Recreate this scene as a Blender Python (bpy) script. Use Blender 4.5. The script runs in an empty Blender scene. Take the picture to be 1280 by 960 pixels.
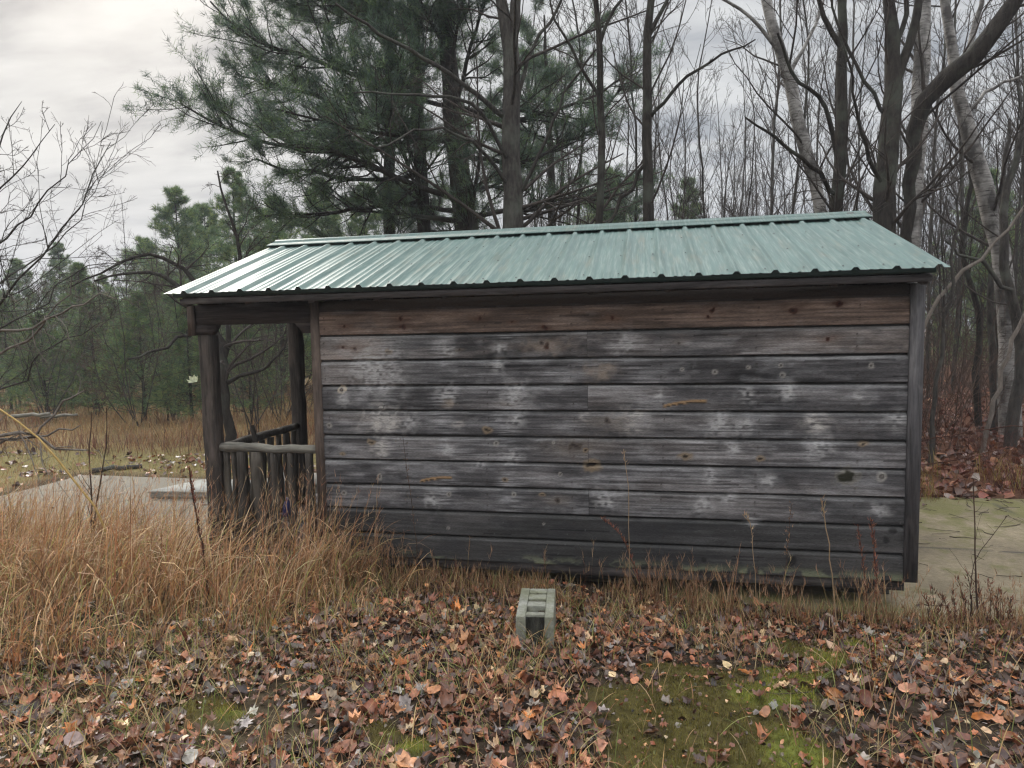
import bpy, math, random
import numpy as np
from mathutils import Matrix, Vector
rng = np.random.default_rng(11)
random.seed(11)
S = bpy.context.scene
COL = S.collection
PI = math.pi

# ------------------------------------------------------------------ camera (solved from the photograph)
F = 835.3; CAM = np.array([2.3542, -4.6145, 1.6492]); YAW, PITCH, ROLL = 0.1949, -0.0769, -0.0196
def w2c(P):
    x, y, z = P
    c, s = math.cos(YAW), math.sin(YAW); x, y = c*x+s*y, -s*x+c*y
    c, s = math.cos(PITCH), math.sin(PITCH); y, z = c*y+s*z, -s*y+c*z
    c, s = math.cos(ROLL), math.sin(ROLL); x, z = c*x+s*z, -s*x+c*z
    return (x, y, z)
RW = np.array([w2c(e) for e in np.eye(3)]).T          # rows: right, forward, up
def at(u, v, d):                                      # a picture point at forward distance d -> world
    return CAM + d*(RW.T @ np.array([(u-640)/F, 1, -(v-480)/F]))
def gnd(u, v, z=-0.19):
    D = RW.T @ np.array([(u-640)/F, 1, -(v-480)/F]); return CAM + D*(z-CAM[2])/D[2]
def onwall(u, v, y=0.0):
    D = RW.T @ np.array([(u-640)/F, 1, -(v-480)/F]); return CAM + D*(y-CAM[1])/D[1]

cd = bpy.data.cameras.new('camera'); cam = bpy.data.objects.new('camera', cd); COL.objects.link(cam)
cd.sensor_width = 36; cd.lens = F/1280*36; cd.clip_start = 0.05; cd.clip_end = 3000
M = Matrix.Identity(4)
for i in range(3):
    M[i][0] = RW[0][i]; M[i][1] = RW[2][i]; M[i][2] = -RW[1][i]; M[i][3] = CAM[i]
cam.matrix_world = M
S.camera = cam
cy_ = S.cycles; cy_.use_denoising = True; cy_.filter_width = 1.3; cy_.max_bounces = 6; cy_.diffuse_bounces = 3; cy_.glossy_bounces = 2; cy_.transmission_bounces = 3; cy_.volume_bounces = 0; cy_.transparent_max_bounces = 4

# ------------------------------------------------------------------ node helpers
def new_mat(name):
    m = bpy.data.materials.new(name); m.use_nodes = True
    nt = m.node_tree; return m, nt, nt.nodes['Principled BSDF']
def N(nt, t, **kw):
    n = nt.nodes.new(t)
    for k, v in kw.items():
        if k in n.inputs: n.inputs[k].default_value = v
        else: setattr(n, k, v)
    return n
def L(nt, a, b): nt.links.new(a, b)
def coords(nt, scale=(1, 1, 1), kind='Object'):
    tc = N(nt, 'ShaderNodeTexCoord'); mp = N(nt, 'ShaderNodeMapping'); mp.inputs['Scale'].default_value = scale
    L(nt, tc.outputs[kind], mp.inputs['Vector']); return mp.outputs['Vector']
def noise(nt, vec, scale, detail=6, rough=.6):
    n = N(nt, 'ShaderNodeTexNoise'); n.inputs['Scale'].default_value = scale; n.inputs['Detail'].default_value = detail
    n.inputs['Roughness'].default_value = rough; L(nt, vec, n.inputs['Vector']); return n.outputs['Fac']
def ramp(nt, fac, stops):
    r = N(nt, 'ShaderNodeValToRGB'); e = r.color_ramp.elements
    while len(e) < len(stops): e.new(.5)
    for i, (p, c) in enumerate(stops):
        e[i].position = p; e[i].color = (*c, 1) if len(c) == 3 else c
    L(nt, fac, r.inputs['Fac']); return r.outputs['Color']
def mix(nt, fac, a, b, blend='MIX'):
    m = N(nt, 'ShaderNodeMix', data_type='RGBA', blend_type=blend)
    for s, v in ((0, fac), (6, a), (7, b)):
        if hasattr(v, 'is_output') or hasattr(v, 'links'): L(nt, v, m.inputs[s])
        else: m.inputs[s].default_value = v if s == 0 else ((*v, 1) if len(v) == 3 else v)
    return m.outputs[2]
def bump(nt, h, bs, strength=.3, dist=.01):
    b = N(nt, 'ShaderNodeBump'); b.inputs['Strength'].default_value = strength; b.inputs['Distance'].default_value = dist
    L(nt, h, b.inputs['Height']); L(nt, b.outputs['Normal'], bs.inputs['Normal'])
def g(v): return (v, v, v)

# tint material: colour comes from the mesh's own colour attribute, broken up by noise
def tint_mat(name, rough=.7, var=.35, nscale=40, trans=0.0, spec=.3, bmp=0, stretch=(1, 1, 1)):
    m, nt, b = new_mat(name)
    a = N(nt, 'ShaderNodeAttribute'); a.attribute_name = 'tint'
    n = noise(nt, coords(nt, stretch), nscale, 5)
    k = ramp(nt, n, [(.25, g(1-var)), (.75, g(1+var))])
    c = mix(nt, 1.0, a.outputs['Color'], k, 'MULTIPLY')
    L(nt, c, b.inputs['Base Color']); b.inputs['Roughness'].default_value = rough; b.inputs['Specular IOR Level'].default_value = spec
    if bmp: bump(nt, n, b, bmp, .01)
    if trans:
        t = N(nt, 'ShaderNodeBsdfTranslucent'); L(nt, c, t.inputs['Color'])
        mx = N(nt, 'ShaderNodeMixShader'); mx.inputs[0].default_value = trans
        L(nt, b.outputs[0], mx.inputs[1]); L(nt, t.outputs[0], mx.inputs[2])
        L(nt, mx.outputs[0], nt.nodes['Material Output'].inputs['Surface'])
    return m
def bark_mat(name, dark, light, lichen=None, scale=9):
    m, nt, b = new_mat(name)
    v = coords(nt, (1, 1, .22)); n = noise(nt, v, scale*2.2, 8, .7); n2 = noise(nt, coords(nt), 2.3, 4)
    c = ramp(nt, n, [(.32, dark), (.68, light)])
    if lichen:
        c = mix(nt, ramp(nt, n2, [(.5, g(0)), (.66, g(.75))]), c, lichen)
    L(nt, c, b.inputs['Base Color']); b.inputs['Roughness'].default_value = .9; b.inputs['Specular IOR Level'].default_value = .15
    bump(nt, n, b, .9, .03); return m
def wood_mat(name, dark, light, axis='x', pale=None):
    m, nt, b = new_mat(name)
    sc = {'x': (.6, 9, 9), 'z': (9, 9, .6), 'y': (9, .6, 9)}[axis]
    n = noise(nt, coords(nt, sc), 6, 9, .68); n2 = noise(nt, coords(nt, tuple(s**.5 for s in sc)), 3, 5)
    c = ramp(nt, n, [(.3, dark), (.7, light)])
    if pale: c = mix(nt, ramp(nt, n2, [(.5, g(0)), (.7, g(.8))]), c, pale)
    L(nt, c, b.inputs['Base Color']); b.inputs['Roughness'].default_value = .85; b.inputs['Specular IOR Level'].default_value = .2
    bump(nt, n, b, .9, .015); return m

# ------------------------------------------------------------------ mesh helpers
class MB:
    def __init__(s): s.V = []; s.F4 = []; s.F3 = []; s.T = []; s.n = 0; s.m4 = []; s.m3 = []
    def add(s, V, F4=None, F3=None, T=(1, 1, 1), mi=0):
        V = np.asarray(V, float).reshape(-1, 3); s.V.append(V)
        T = np.asarray(T, float); s.T.append(np.broadcast_to(T, (len(V), 3)) if T.ndim == 1 else T)
        if F4 is not None and len(F4): F4 = np.asarray(F4).reshape(-1, 4); s.F4.append(F4+s.n); s.m4.append(np.full(len(F4), mi))
        if F3 is not None and len(F3): F3 = np.asarray(F3).reshape(-1, 3); s.F3.append(F3+s.n); s.m3.append(np.full(len(F3), mi))
        s.n += len(V)
    def box(s, lo, hi, T=(1, 1, 1), mi=0):
        x0, y0, z0 = lo; x1, y1, z1 = hi
        V = [(x0,y0,z0),(x1,y0,z0),(x1,y1,z0),(x0,y1,z0),(x0,y0,z1),(x1,y0,z1),(x1,y1,z1),(x0,y1,z1)]
        s.add(V, [(0,3,2,1),(4,5,6,7),(0,1,5,4),(1,2,6,5),(2,3,7,6),(3,0,4,7)], T=T, mi=mi)
    def prism(s, poly, y0, y1, ax=1, T=(1, 1, 1)):    # polygon in the two other axes, extruded along ax
        n = len(poly); V = []
        for y in (y0, y1):
            for a, c in poly:
                V.append({1: (a, y, c), 0: (y, a, c), 2: (a, c, y)}[ax])
        F = [(i, (i+1) % n, n+(i+1) % n, n+i) for i in range(n)]
        F3 = [(0, i+1, i) for i in range(1, n-1)] + [(n, n+i, n+i+1) for i in range(1, n-1)]
        s.add(V, F, F3, T=T)
    def tubes(s, P, R, k=5, T=(1, 1, 1), cap=False):   # P (B,n,3), R (B,n)
        P = np.asarray(P, float); R = np.asarray(R, float)
        if P.ndim == 2: P = P[None]; R = R[None]
        B, n, _ = P.shape
        D = np.empty_like(P); D[:, 1:-1] = P[:, 2:]-P[:, :-2]; D[:, 0] = P[:, 1]-P[:, 0]; D[:, -1] = P[:, -1]-P[:, -2]
        D /= np.linalg.norm(D, axis=2, keepdims=True)+1e-9
        ref = np.where(np.abs(D[:, :1, 2:3]) < .8, np.array([0, 0, 1.]), np.array([1., 0, 0]))
        U = np.cross(D, np.broadcast_to(ref, D.shape)); U /= np.linalg.norm(U, axis=2, keepdims=True)+1e-9
        W = np.cross(D, U)
        a = np.arange(k)*2*PI/k
        V = P[:, :, None, :] + R[:, :, None, None]*(np.cos(a)[None, None, :, None]*U[:, :, None, :] + np.sin(a)[None, None, :, None]*W[:, :, None, :])
        i = np.arange(n-1)[:, None]*k; j = np.arange(k)[None, :]; j2 = (j+1) % k
        q = np.stack([i+j, i+j2, i+k+j2, i+k+j], -1).reshape(-1, 4)
        Fq = (q[None] + (np.arange(B)*n*k)[:, None, None]).reshape(-1, 4)
        F3 = None
        if cap:
            base = (np.arange(B)*n*k)[:, None, None]
            t0 = np.array([(0, x+1, x) for x in range(1, k-1)]); t1 = np.array([(0, x, x+1) for x in range(1, k-1)])+(n-1)*k
            F3 = (np.concatenate([t0, t1])[None]+base).reshape(-1, 3)
        if np.ndim(T) == 2 and len(T) == B: T = np.repeat(np.asarray(T), n*k, axis=0)
        s.add(V, Fq, F3, T=T)
    def build(s, name, mats, parent=None, smooth=False, loc=None):
        me = bpy.data.meshes.new(name)
        V = np.concatenate(s.V) if s.V else np.zeros((0, 3))
        if loc is not None: V = V-np.asarray(loc)
        f4 = np.concatenate(s.F4) if s.F4 else np.zeros((0, 4), int); f3 = np.concatenate(s.F3) if s.F3 else np.zeros((0, 3), int)
        me.vertices.add(len(V)); me.vertices.foreach_set('co', V.astype(np.float32).ravel())
        nl = len(f4)*4+len(f3)*3; me.loops.add(nl)
        me.loops.foreach_set('vertex_index', np.concatenate([f4.ravel(), f3.ravel()]).astype(np.int32))
        me.polygons.add(len(f4)+len(f3))
        ls = np.concatenate([np.arange(len(f4))*4, len(f4)*4+np.arange(len(f3))*3]).astype(np.int32)
        me.polygons.foreach_set('loop_start', ls)
        mi = np.concatenate(s.m4+s.m3).astype(np.int32) if (s.m4 or s.m3) else np.zeros(0, np.int32)
        me.polygons.foreach_set('material_index', mi)
        if smooth: me.polygons.foreach_set('use_smooth', np.ones(len(mi), bool))
        me.update(calc_edges=True); me.validate()
        at_ = me.color_attributes.new('tint', 'FLOAT_COLOR', 'POINT')
        T = np.concatenate(s.T) if s.T else np.zeros((0, 3))
        at_.data.foreach_set('color', np.concatenate([T, np.ones((len(T), 1))], 1).astype(np.float32).ravel())
        for m in (mats if isinstance(mats, (list, tuple)) else [mats]): me.materials.append(m)
        o = bpy.data.objects.new(name, me); COL.objects.link(o)
        if parent is not None: o.parent = parent
        if loc is not None and parent is None: o.location = loc
        return o
def tag(o, label=None, cat=None, group=None, kind=None):
    for k, v in (('label', label), ('category', cat), ('group', group), ('kind', kind)):
        if v: o[k] = v
    return o
def thing(name, label, cat, loc=(0, 0, 0), rz=0, group=None):
    o = bpy.data.objects.new(name, None); COL.objects.link(o); o.empty_display_size = .2
    o.location = loc; o.rotation_euler = (0, 0, rz); return tag(o, label, cat, group)
def copy_tree(o, loc, rz=0, sc=1, label=None):
    c = o.copy(); COL.objects.link(c); c.location = loc; c.rotation_euler = (0, 0, rz); c.scale = (sc, sc, sc)
    if label: c['label'] = label
    for ch in [x for x in bpy.data.objects if x.parent == o]:
        d = ch.copy(); COL.objects.link(d); d.parent = c
    return c

# value noise on the CPU, for masks and undulation
_LAT = rng.random((256, 256))
def vn(x, y, s=1.0, o=0):
    x = np.asarray(x)*s+o*17.3+1000; y = np.asarray(y)*s+o*9.7+1000
    xi = np.floor(x).astype(int); yi = np.floor(y).astype(int); fx = x-xi; fy = y-yi
    fx = fx*fx*(3-2*fx); fy = fy*fy*(3-2*fy)
    h = lambda a, b: _LAT[a % 256, b % 256]
    return (h(xi, yi)*(1-fx)+h(xi+1, yi)*fx)*(1-fy)+(h(xi, yi+1)*(1-fx)+h(xi+1, yi+1)*fx)*fy
def fbm(x, y, s=1.0, o=0, n=4):
    t = 0; a = .5; w = 0
    for i in range(n): t = t+a*vn(x, y, s*2**i, o+i*3); w += a; a *= .55
    return t/w
def sm(a, b, x): t = np.clip((np.asarray(x, float)-a)/(b-a), 0, 1); return t*t*(3-2*t)
def norm(v): return v/(np.linalg.norm(v, axis=-1, keepdims=True)+1e-9)

# ------------------------------------------------------------------ world, sun, view
W = bpy.data.worlds.new('World'); S.world = W; W.use_nodes = True
nt = W.node_tree; bg = nt.nodes['Background']; bg.inputs['Strength'].default_value = 0.1
SUN_EL, SUN_AZ = math.radians(34), math.radians(-42)    # azimuth from +Y, negative to the left: behind the shed
sky = N(nt, 'ShaderNodeTexSky', sky_type='NISHITA'); sky.sun_disc = False; sky.sun_elevation = SUN_EL; sky.sun_rotation = SUN_AZ
sky.air_density = 1.3; sky.dust_density = 3.0
tc = N(nt, 'ShaderNodeTexCoord'); sep = N(nt, 'ShaderNodeSeparateXYZ'); L(nt, tc.outputs['Generated'], sep.inputs[0])
den = N(nt, 'ShaderNodeMath', operation='MAXIMUM'); L(nt, sep.outputs['Z'], den.inputs[0]); den.inputs[1].default_value = 0.0
den2 = N(nt, 'ShaderNodeMath', operation='ADD'); L(nt, den.outputs[0], den2.inputs[0]); den2.inputs[1].default_value = .16
dx = N(nt, 'ShaderNodeMath', operation='DIVIDE'); L(nt, sep.outputs['X'], dx.inputs[0]); L(nt, den2.outputs[0], dx.inputs[1])
dy = N(nt, 'ShaderNodeMath', operation='DIVIDE'); L(nt, sep.outputs['Y'], dy.inputs[0]); L(nt, den2.outputs[0], dy.inputs[1])
cmb = N(nt, 'ShaderNodeCombineXYZ'); L(nt, dx.outputs[0], cmb.inputs[0]); L(nt, dy.outputs[0], cmb.inputs[1])
rot = N(nt, 'ShaderNodeMapping'); rot.inputs['Rotation'].default_value = (0, 0, math.radians(-25)); rot.inputs['Scale'].default_value = (1.1, 2.8, 1)
L(nt, cmb.outputs[0], rot.inputs['Vector'])
n1 = noise(nt, rot.outputs['Vector'], 1.5, 7, .55); n1n = nt.nodes[-1]
n1n.inputs['Distortion'].default_value = .35
cl = ramp(nt, n1, [(.36, (6.6, 7.0, 7.6)), (.48, (10.8, 11.0, 11.2)), (.62, (14.2, 14.3, 14.2))])
hz = ramp(nt, sep.outputs['Z'], [(.02, (10.2, 11.2, 13.2)), (.30, (13.2, 13.1, 13.0))])
cl2 = mix(nt, ramp(nt, sep.outputs['Z'], [(.08, g(.8)), (.28, g(.0))]), cl, hz)
zen = ramp(nt, sep.outputs['Z'], [(.42, g(.185)), (.78, g(1.0))])
cl2 = mix(nt, 1, cl2, zen, 'MULTIPLY')
full = mix(nt, .96, sky.outputs['Color'], cl2)
L(nt, full, bg.inputs['Color'])
sd = bpy.data.lights.new('sun', 'SUN'); sd.energy = 1.1; sd.angle = math.radians(14); sd.color = (1, .95, .87)
so = bpy.data.objects.new('sun', sd); COL.objects.link(so)
sv = Vector((math.sin(SUN_AZ)*math.cos(SUN_EL), math.cos(SUN_AZ)*math.cos(SUN_EL), math.sin(SUN_EL)))
so.rotation_euler = sv.to_track_quat('Z', 'Y').to_euler()
S.view_settings.view_transform = 'Standard'; S.view_settings.look = 'None'; S.view_settings.exposure = 1.45; S.view_settings.gamma = 1

# ------------------------------------------------------------------ ground and concrete pad
BLK = at(668, 771, 3.46)
MOSS = [(2.58, -1.46, .54, .42), (2.85, -1.78, .34, .3), (2.45, -1.85, .3, .2), (2.62, -1.08, .26, .13), (3.20, -.72, .15, .14), (1.2, -1.95, .12, .1), (0.3, -1.9, .12, .1)]
MOSSB = [(3.34, -.80, .15, .11), (3.15, -1.02, .2, .1), (2.95, -1.25, .22, .12), (3.55, -.6, .10, .06), (2.98, -1.72, .14, .2), (3.05, -.98, .16, .07), (1.35, -2.0, .08, .07), (.45, -1.95, .08, .06)]
def rise(y):                                            # the lawn climbs gently from the pad towards the viewer
    y = np.asarray(y, float); return .175*sm(-.15, -1.55, y)+.03*np.clip(-1.5-y, 0, 3)
def flat(x, y):                                        # where a point of the rising lawn would lie on the level of the pad, along the viewing slope
    k = (CAM[2]+.185)/(CAM[2]+.185-rise(y)); return CAM[0]+(x-CAM[0])*k, CAM[1]+(y-CAM[1])*k
def blobs(x, y, L_):
    x, y = flat(x, y)
    m = np.zeros(np.shape(x)); w = 1.1*(fbm(x, y, 7, 4)-.5)
    for bx, by, rx, ry in L_: m = np.maximum(m, 1-sm(.6, 1.1, np.hypot((x-bx)/rx, (y-by)/ry)+w*1.3))
    return m
def in_pad(x, y, m=0.0):
    wob = .12*(fbm(x, y, 1.1, 5)-.5)
    return sm(-5.35-m, -5.2-m, x+wob)*(1-sm(9+m, 9.2+m, x))*sm(-.20, -.04, y+wob-.38*(1-sm(2.3, 3.7, x))*sm(-3.5, -1, x))*(1-sm(3.05+m, 3.25+m, y+wob))
def gz(x, y):
    x = np.asarray(x, float); y = np.asarray(y, float)
    b = -.185+.05*(fbm(x, y, .9, 1)-.5)+.03*(fbm(x, y, 4, 2)-.5)
    b = b+.06*(1-sm(.5, 3.2, x))*(1-sm(-.1, .1, y))*sm(-4, -1, x)
    b = b+.25*(fbm(x, y, .12, 8)-.5)*sm(9, 25, np.hypot(x, y))+.25*sm(4, 9, x)*sm(3.2, 8, y)
    b = b+rise(y)*sm(-9, -5, x)
    b = b+blobs(x, y, MOSS+MOSSB)*(.045*(fbm(x, y, 9, 68)-.35)+.012)+.03*np.exp(-((x-BLK[0])**2+(y-BLK[1]+.03)**2)/.02)
    return b-.075*in_pad(x, y)
def axis(a, b, step, far):
    c = np.arange(a, b+1e-6, step); out = []; d = step; v = b
    while v < far: d *= 1.22; v += d; out.append(v)
    lo = []; d = step; v = a
    while v > -far: d *= 1.22; v -= d; lo.append(v)
    return np.array(lo[::-1]+list(c)+out)
gx = axis(-6, 7, .06, 400); gy = axis(-4.5, 4.2, .06, 400)
X, Y = np.meshgrid(gx, gy, indexing='ij'); Z = gz(X, Y)
mb = MB(); nx, ny = X.shape
ii = (np.arange(nx-1)[:, None]*ny+np.arange(ny-1)[None, :]).ravel()
# soil colour: dark humus, tan thatch under the tall grass, moss where moss grows
mo = blobs(X, Y, MOSS)
mo2 = blobs(X, Y, MOSSB)
fld = sm(3.1, 3.6, Y)*(1-sm(1.5, 4, X)); fld = np.maximum(fld, sm(-5.2, -6, X)*0+ (1-sm(-5.9, -5.3, X)))
soil = np.array([.036, .026, .018]); thatch = np.array([.060, .045, .026]); field = np.array([.17, .12, .055]); woods = np.array([.09, .042, .025])
XF, YF = flat(X, Y); leftm = (1-sm(-.6, 1.0, XF+.5*YF+.5))[..., None]
n_ = (fbm(X, Y, 5, 7)[..., None]-.5)
C = soil*(1+n_) * (1-leftm) + thatch*leftm
wd = (sm(3.0, 3.4, Y)*sm(2, 4, X))[..., None]; C = C*(1-wd)+woods*wd
fm = fld[..., None]; C = C*(1-fm)+field*(1+n_)*fm
strip = (fld*(1-sm(4.4, 5.6, Y+.35*(fbm(X, Y, .8, 3)-.5)))*sm(-30, -7, X))[..., None]; C = C*(1-.8*strip)+np.array([.12, .105, .038])*.8*strip
C = C*(1-mo[..., None])+np.array([.06, .05, .016])*mo[..., None]
C = C*(1-mo2[..., None])+np.array([.09, .10, .02])*mo2[..., None]
mb.add(np.stack([X, Y, Z], -1), np.stack([ii, ii+ny, ii+ny+1, ii+1], -1), T=C.reshape(-1, 3))
ground = mb.build('ground', tint_mat('soil', .95, .55, 30, spec=.1, bmp=.8), smooth=True); tag(ground, 'bare soil and thatch under leaves and dry grass', 'ground', kind='structure')

m_con, nt, b = new_mat('mossy_concrete')
v = coords(nt); n1 = noise(nt, v, 1.3, 8, .65); n2 = noise(nt, v, 26, 6, .7); n3 = noise(nt, v, 4.5, 8, .7)
a = N(nt, 'ShaderNodeAttribute'); a.attribute_name = 'tint'
c = ramp(nt, n1, [(.30, (.08, .062, .038)), (.5, (.175, .14, .088)), (.7, (.255, .208, .135))])
c = mix(nt, 1, c, ramp(nt, n2, [(.3, g(.7)), (.7, g(1.2))]), 'MULTIPLY')
sepc = N(nt, 'ShaderNodeSeparateColor'); L(nt, a.outputs['Color'], sepc.inputs[0])
mu = N(nt, 'ShaderNodeMath', operation='MULTIPLY_ADD'); L(nt, n3, mu.inputs[0]); mu.inputs[1].default_value = 4.2; mu.inputs[2].default_value = -2.05
mu2 = N(nt, 'ShaderNodeMath', operation='ADD'); L(nt, mu.outputs[0], mu2.inputs[0]); L(nt, sepc.outputs[0], mu2.inputs[1])
c = mix(nt, ramp(nt, mu2.outputs[0], [(.25, g(0)), (.95, g(.85))]), c, (.10, .095, .022))
c = mix(nt, sepc.outputs[1], c, (.125, .118, .10))
c = mix(nt, sepc.outputs[2], c, (.03, .025, .02))
L(nt, c, b.inputs['Base Color']); b.inputs['Roughness'].default_value = .85; bump(nt, n2, b, .9, .012)
px_ = np.linspace(-5.25, 9, 260); py_ = np.concatenate([np.linspace(-.18, 3.15, 110)])
PX, PY = np.meshgrid(px_, py_, indexing='ij'); e = .10*(fbm(PX, PY, 1.3, 21)-.5)
PX2 = PX+np.where(PX < -5.2, e, 0); PY2 = PY+np.where((PY > 3.14) | (PY < -.17), e, 0)
mo = np.clip(sm(1.0, 3.0, PY)*sm(3.5, 4.5, PX)*.72+.10*sm(4, 4.3, PX)+.7*sm(.5, -.05, PY)*sm(4.3, 3.9, PX), 0, 1)
gr = 1-sm(-2.5, -1, PX); crk = np.maximum(np.exp(-((PY-1.32-.02*np.sin(PX*3))/.018)**2), np.exp(-((PX-5.9-.03*np.sin(PY*4))/.016)**2))*(fbm(PX, PY, 3, 31) > .42)
Tn = np.stack([mo, gr*.55, crk*.9], -1)
mb = MB(); nx, ny = PX.shape; ii = (np.arange(nx-1)[:, None]*ny+np.arange(ny-1)[None, :]).ravel()
mb.add(np.stack([PX2, PY2, -.196+.006*fbm(PX, PY, 1.5, 9)], -1), np.stack([ii, ii+ny, ii+ny+1, ii+1], -1), T=Tn.reshape(-1, 3))
for xs, ys in ((PX2[:, 0], PY2[:, 0]), (PX2[:, -1], PY2[:, -1]), (PX2[0], PY2[0])):
    n = len(xs); V = np.concatenate([np.stack([xs, ys, np.full(n, -.193)], -1), np.stack([xs, ys, np.full(n, -.32)], -1)]); k = np.arange(n-1)
    mb.add(V, np.stack([k, k+1, k+1+n, k+n], -1), T=(0, .4, 0))
pad = mb.build('concrete_pad', m_con); tag(pad, 'old mossy concrete pad under and around the shed', 'concrete pad', kind='structure')

# ------------------------------------------------------------------ THE SHED
BH = .184; XR_IN = 3.9896; XR = 4.0707; XL = -.064; XP1, XP2 = -1.0247, -.9079; RY, RZ = 1.3817, 2.5407; EO, EZ = -.22, 1.9836
XEL, XER = -1.1312, 4.1322; DEP = 2*RY
shed = thing('garden_shed', 'weathered grey board shed with green metal roof and small log railed porch', 'shed', (0, 0, -.19))
def P(mb, name, mats, parent=None, **k):
    o = mb.build(name, mats, **k)
    o.parent = shed if parent is None else parent
    if parent is None: o.matrix_parent_inverse = Matrix.Translation((0, 0, .19))
    return o
# front wall: ten lapped boards with weathering worked out per point
KN = [ # u, v, kind, size(px): r red knot, b brown knot, w white bleach, t tan gash, d dark
 (431,407,'r',4),(505,410,'b',9),(502,398,'r',5),(600,399,'r',5),(680,410,'b',6),(766,398,'r',6),(890,388,'r',6),(886,396,'r',4),(989,387,'b',9),(1047,380,'b',8),(640,402,'r',3),
 (430,434,'r',5),(445,435,'r',5),(486,440,'t',7),(626,434,'w',7),(683,433,'R',9),(676,428,'b',5),(848,428,'b',3),(1034,424,'r',5),(560,440,'w',9),(575,438,'b',3),(780,431,'w',12),
 (750,463,'T',18),(853,462,'k',3),(894,465,'k',4),(935,459,'k',3),(976,457,'k',3),(978,469,'k',4),(1089,457,'k',4),(470,462,'w',30),(622,455,'w',8),
 (427,487,'O',6),(562,505,'T',9),(634,505,'b',5),(856,505,'G',28),(824,494,'w',5),(984,490,'w',9),(1074,493,'w',6),(935,494,'w',8),(560,492,'w',10),(645,492,'w',14),(430,498,'w',8),
 (412,531,'k',4),(478,524,'W',22),(514,527,'w',9),(573,529,'W',6),(609,537,'t',9),(731,521,'W',8),(790,525,'W',14),(1021,528,'W',11),(899,530,'w',14),(1122,525,'w',9),(645,525,'w',9),(760,528,'b',10),(930,533,'w',9),
 (428,567,'t',6),(475,559,'W',11),(620,555,'k',5),(719,559,'b',14),(733,562,'t',5),(916,559,'w',7),(856,570,'t',10),(950,573,'t',7),(1025,558,'w',12),(1079,555,'t',8),(560,562,'w',7),(692,553,'k',3),(464,553,'t',9),
 (475,596,'k',5),(545,600,'G',24),(631,600,'t',7),(1059,596,'H',9),(1102,596,'k',7),(961,600,'w',7),(886,596,'w',8),(640,572,'w',10),(700,593,'k',3),(740,582,'t',16),(600,580,'w',6),
 (561,618,'k',4),(642,618,'k',4),(697,626,'b',6),(678,618,'t',5),(430,616,'k',4),(760,622,'w',12),(880,630,'w',10),(1100,637,'w',8),(540,625,'w',9),(910,624,'w',7),
 (560,660,'k',3),(1116,663,'d',5),(1108,676,'d',5),(940,650,'w',6),(1000,735,'d',5),(1040,745,'d',4),(990,700,'d',6),(880,700,'d',5),(680,655,'k',2)]
KN = [(onwall(u, v, -.015), k, s/186.) for u, v, k, s in KN]
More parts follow.
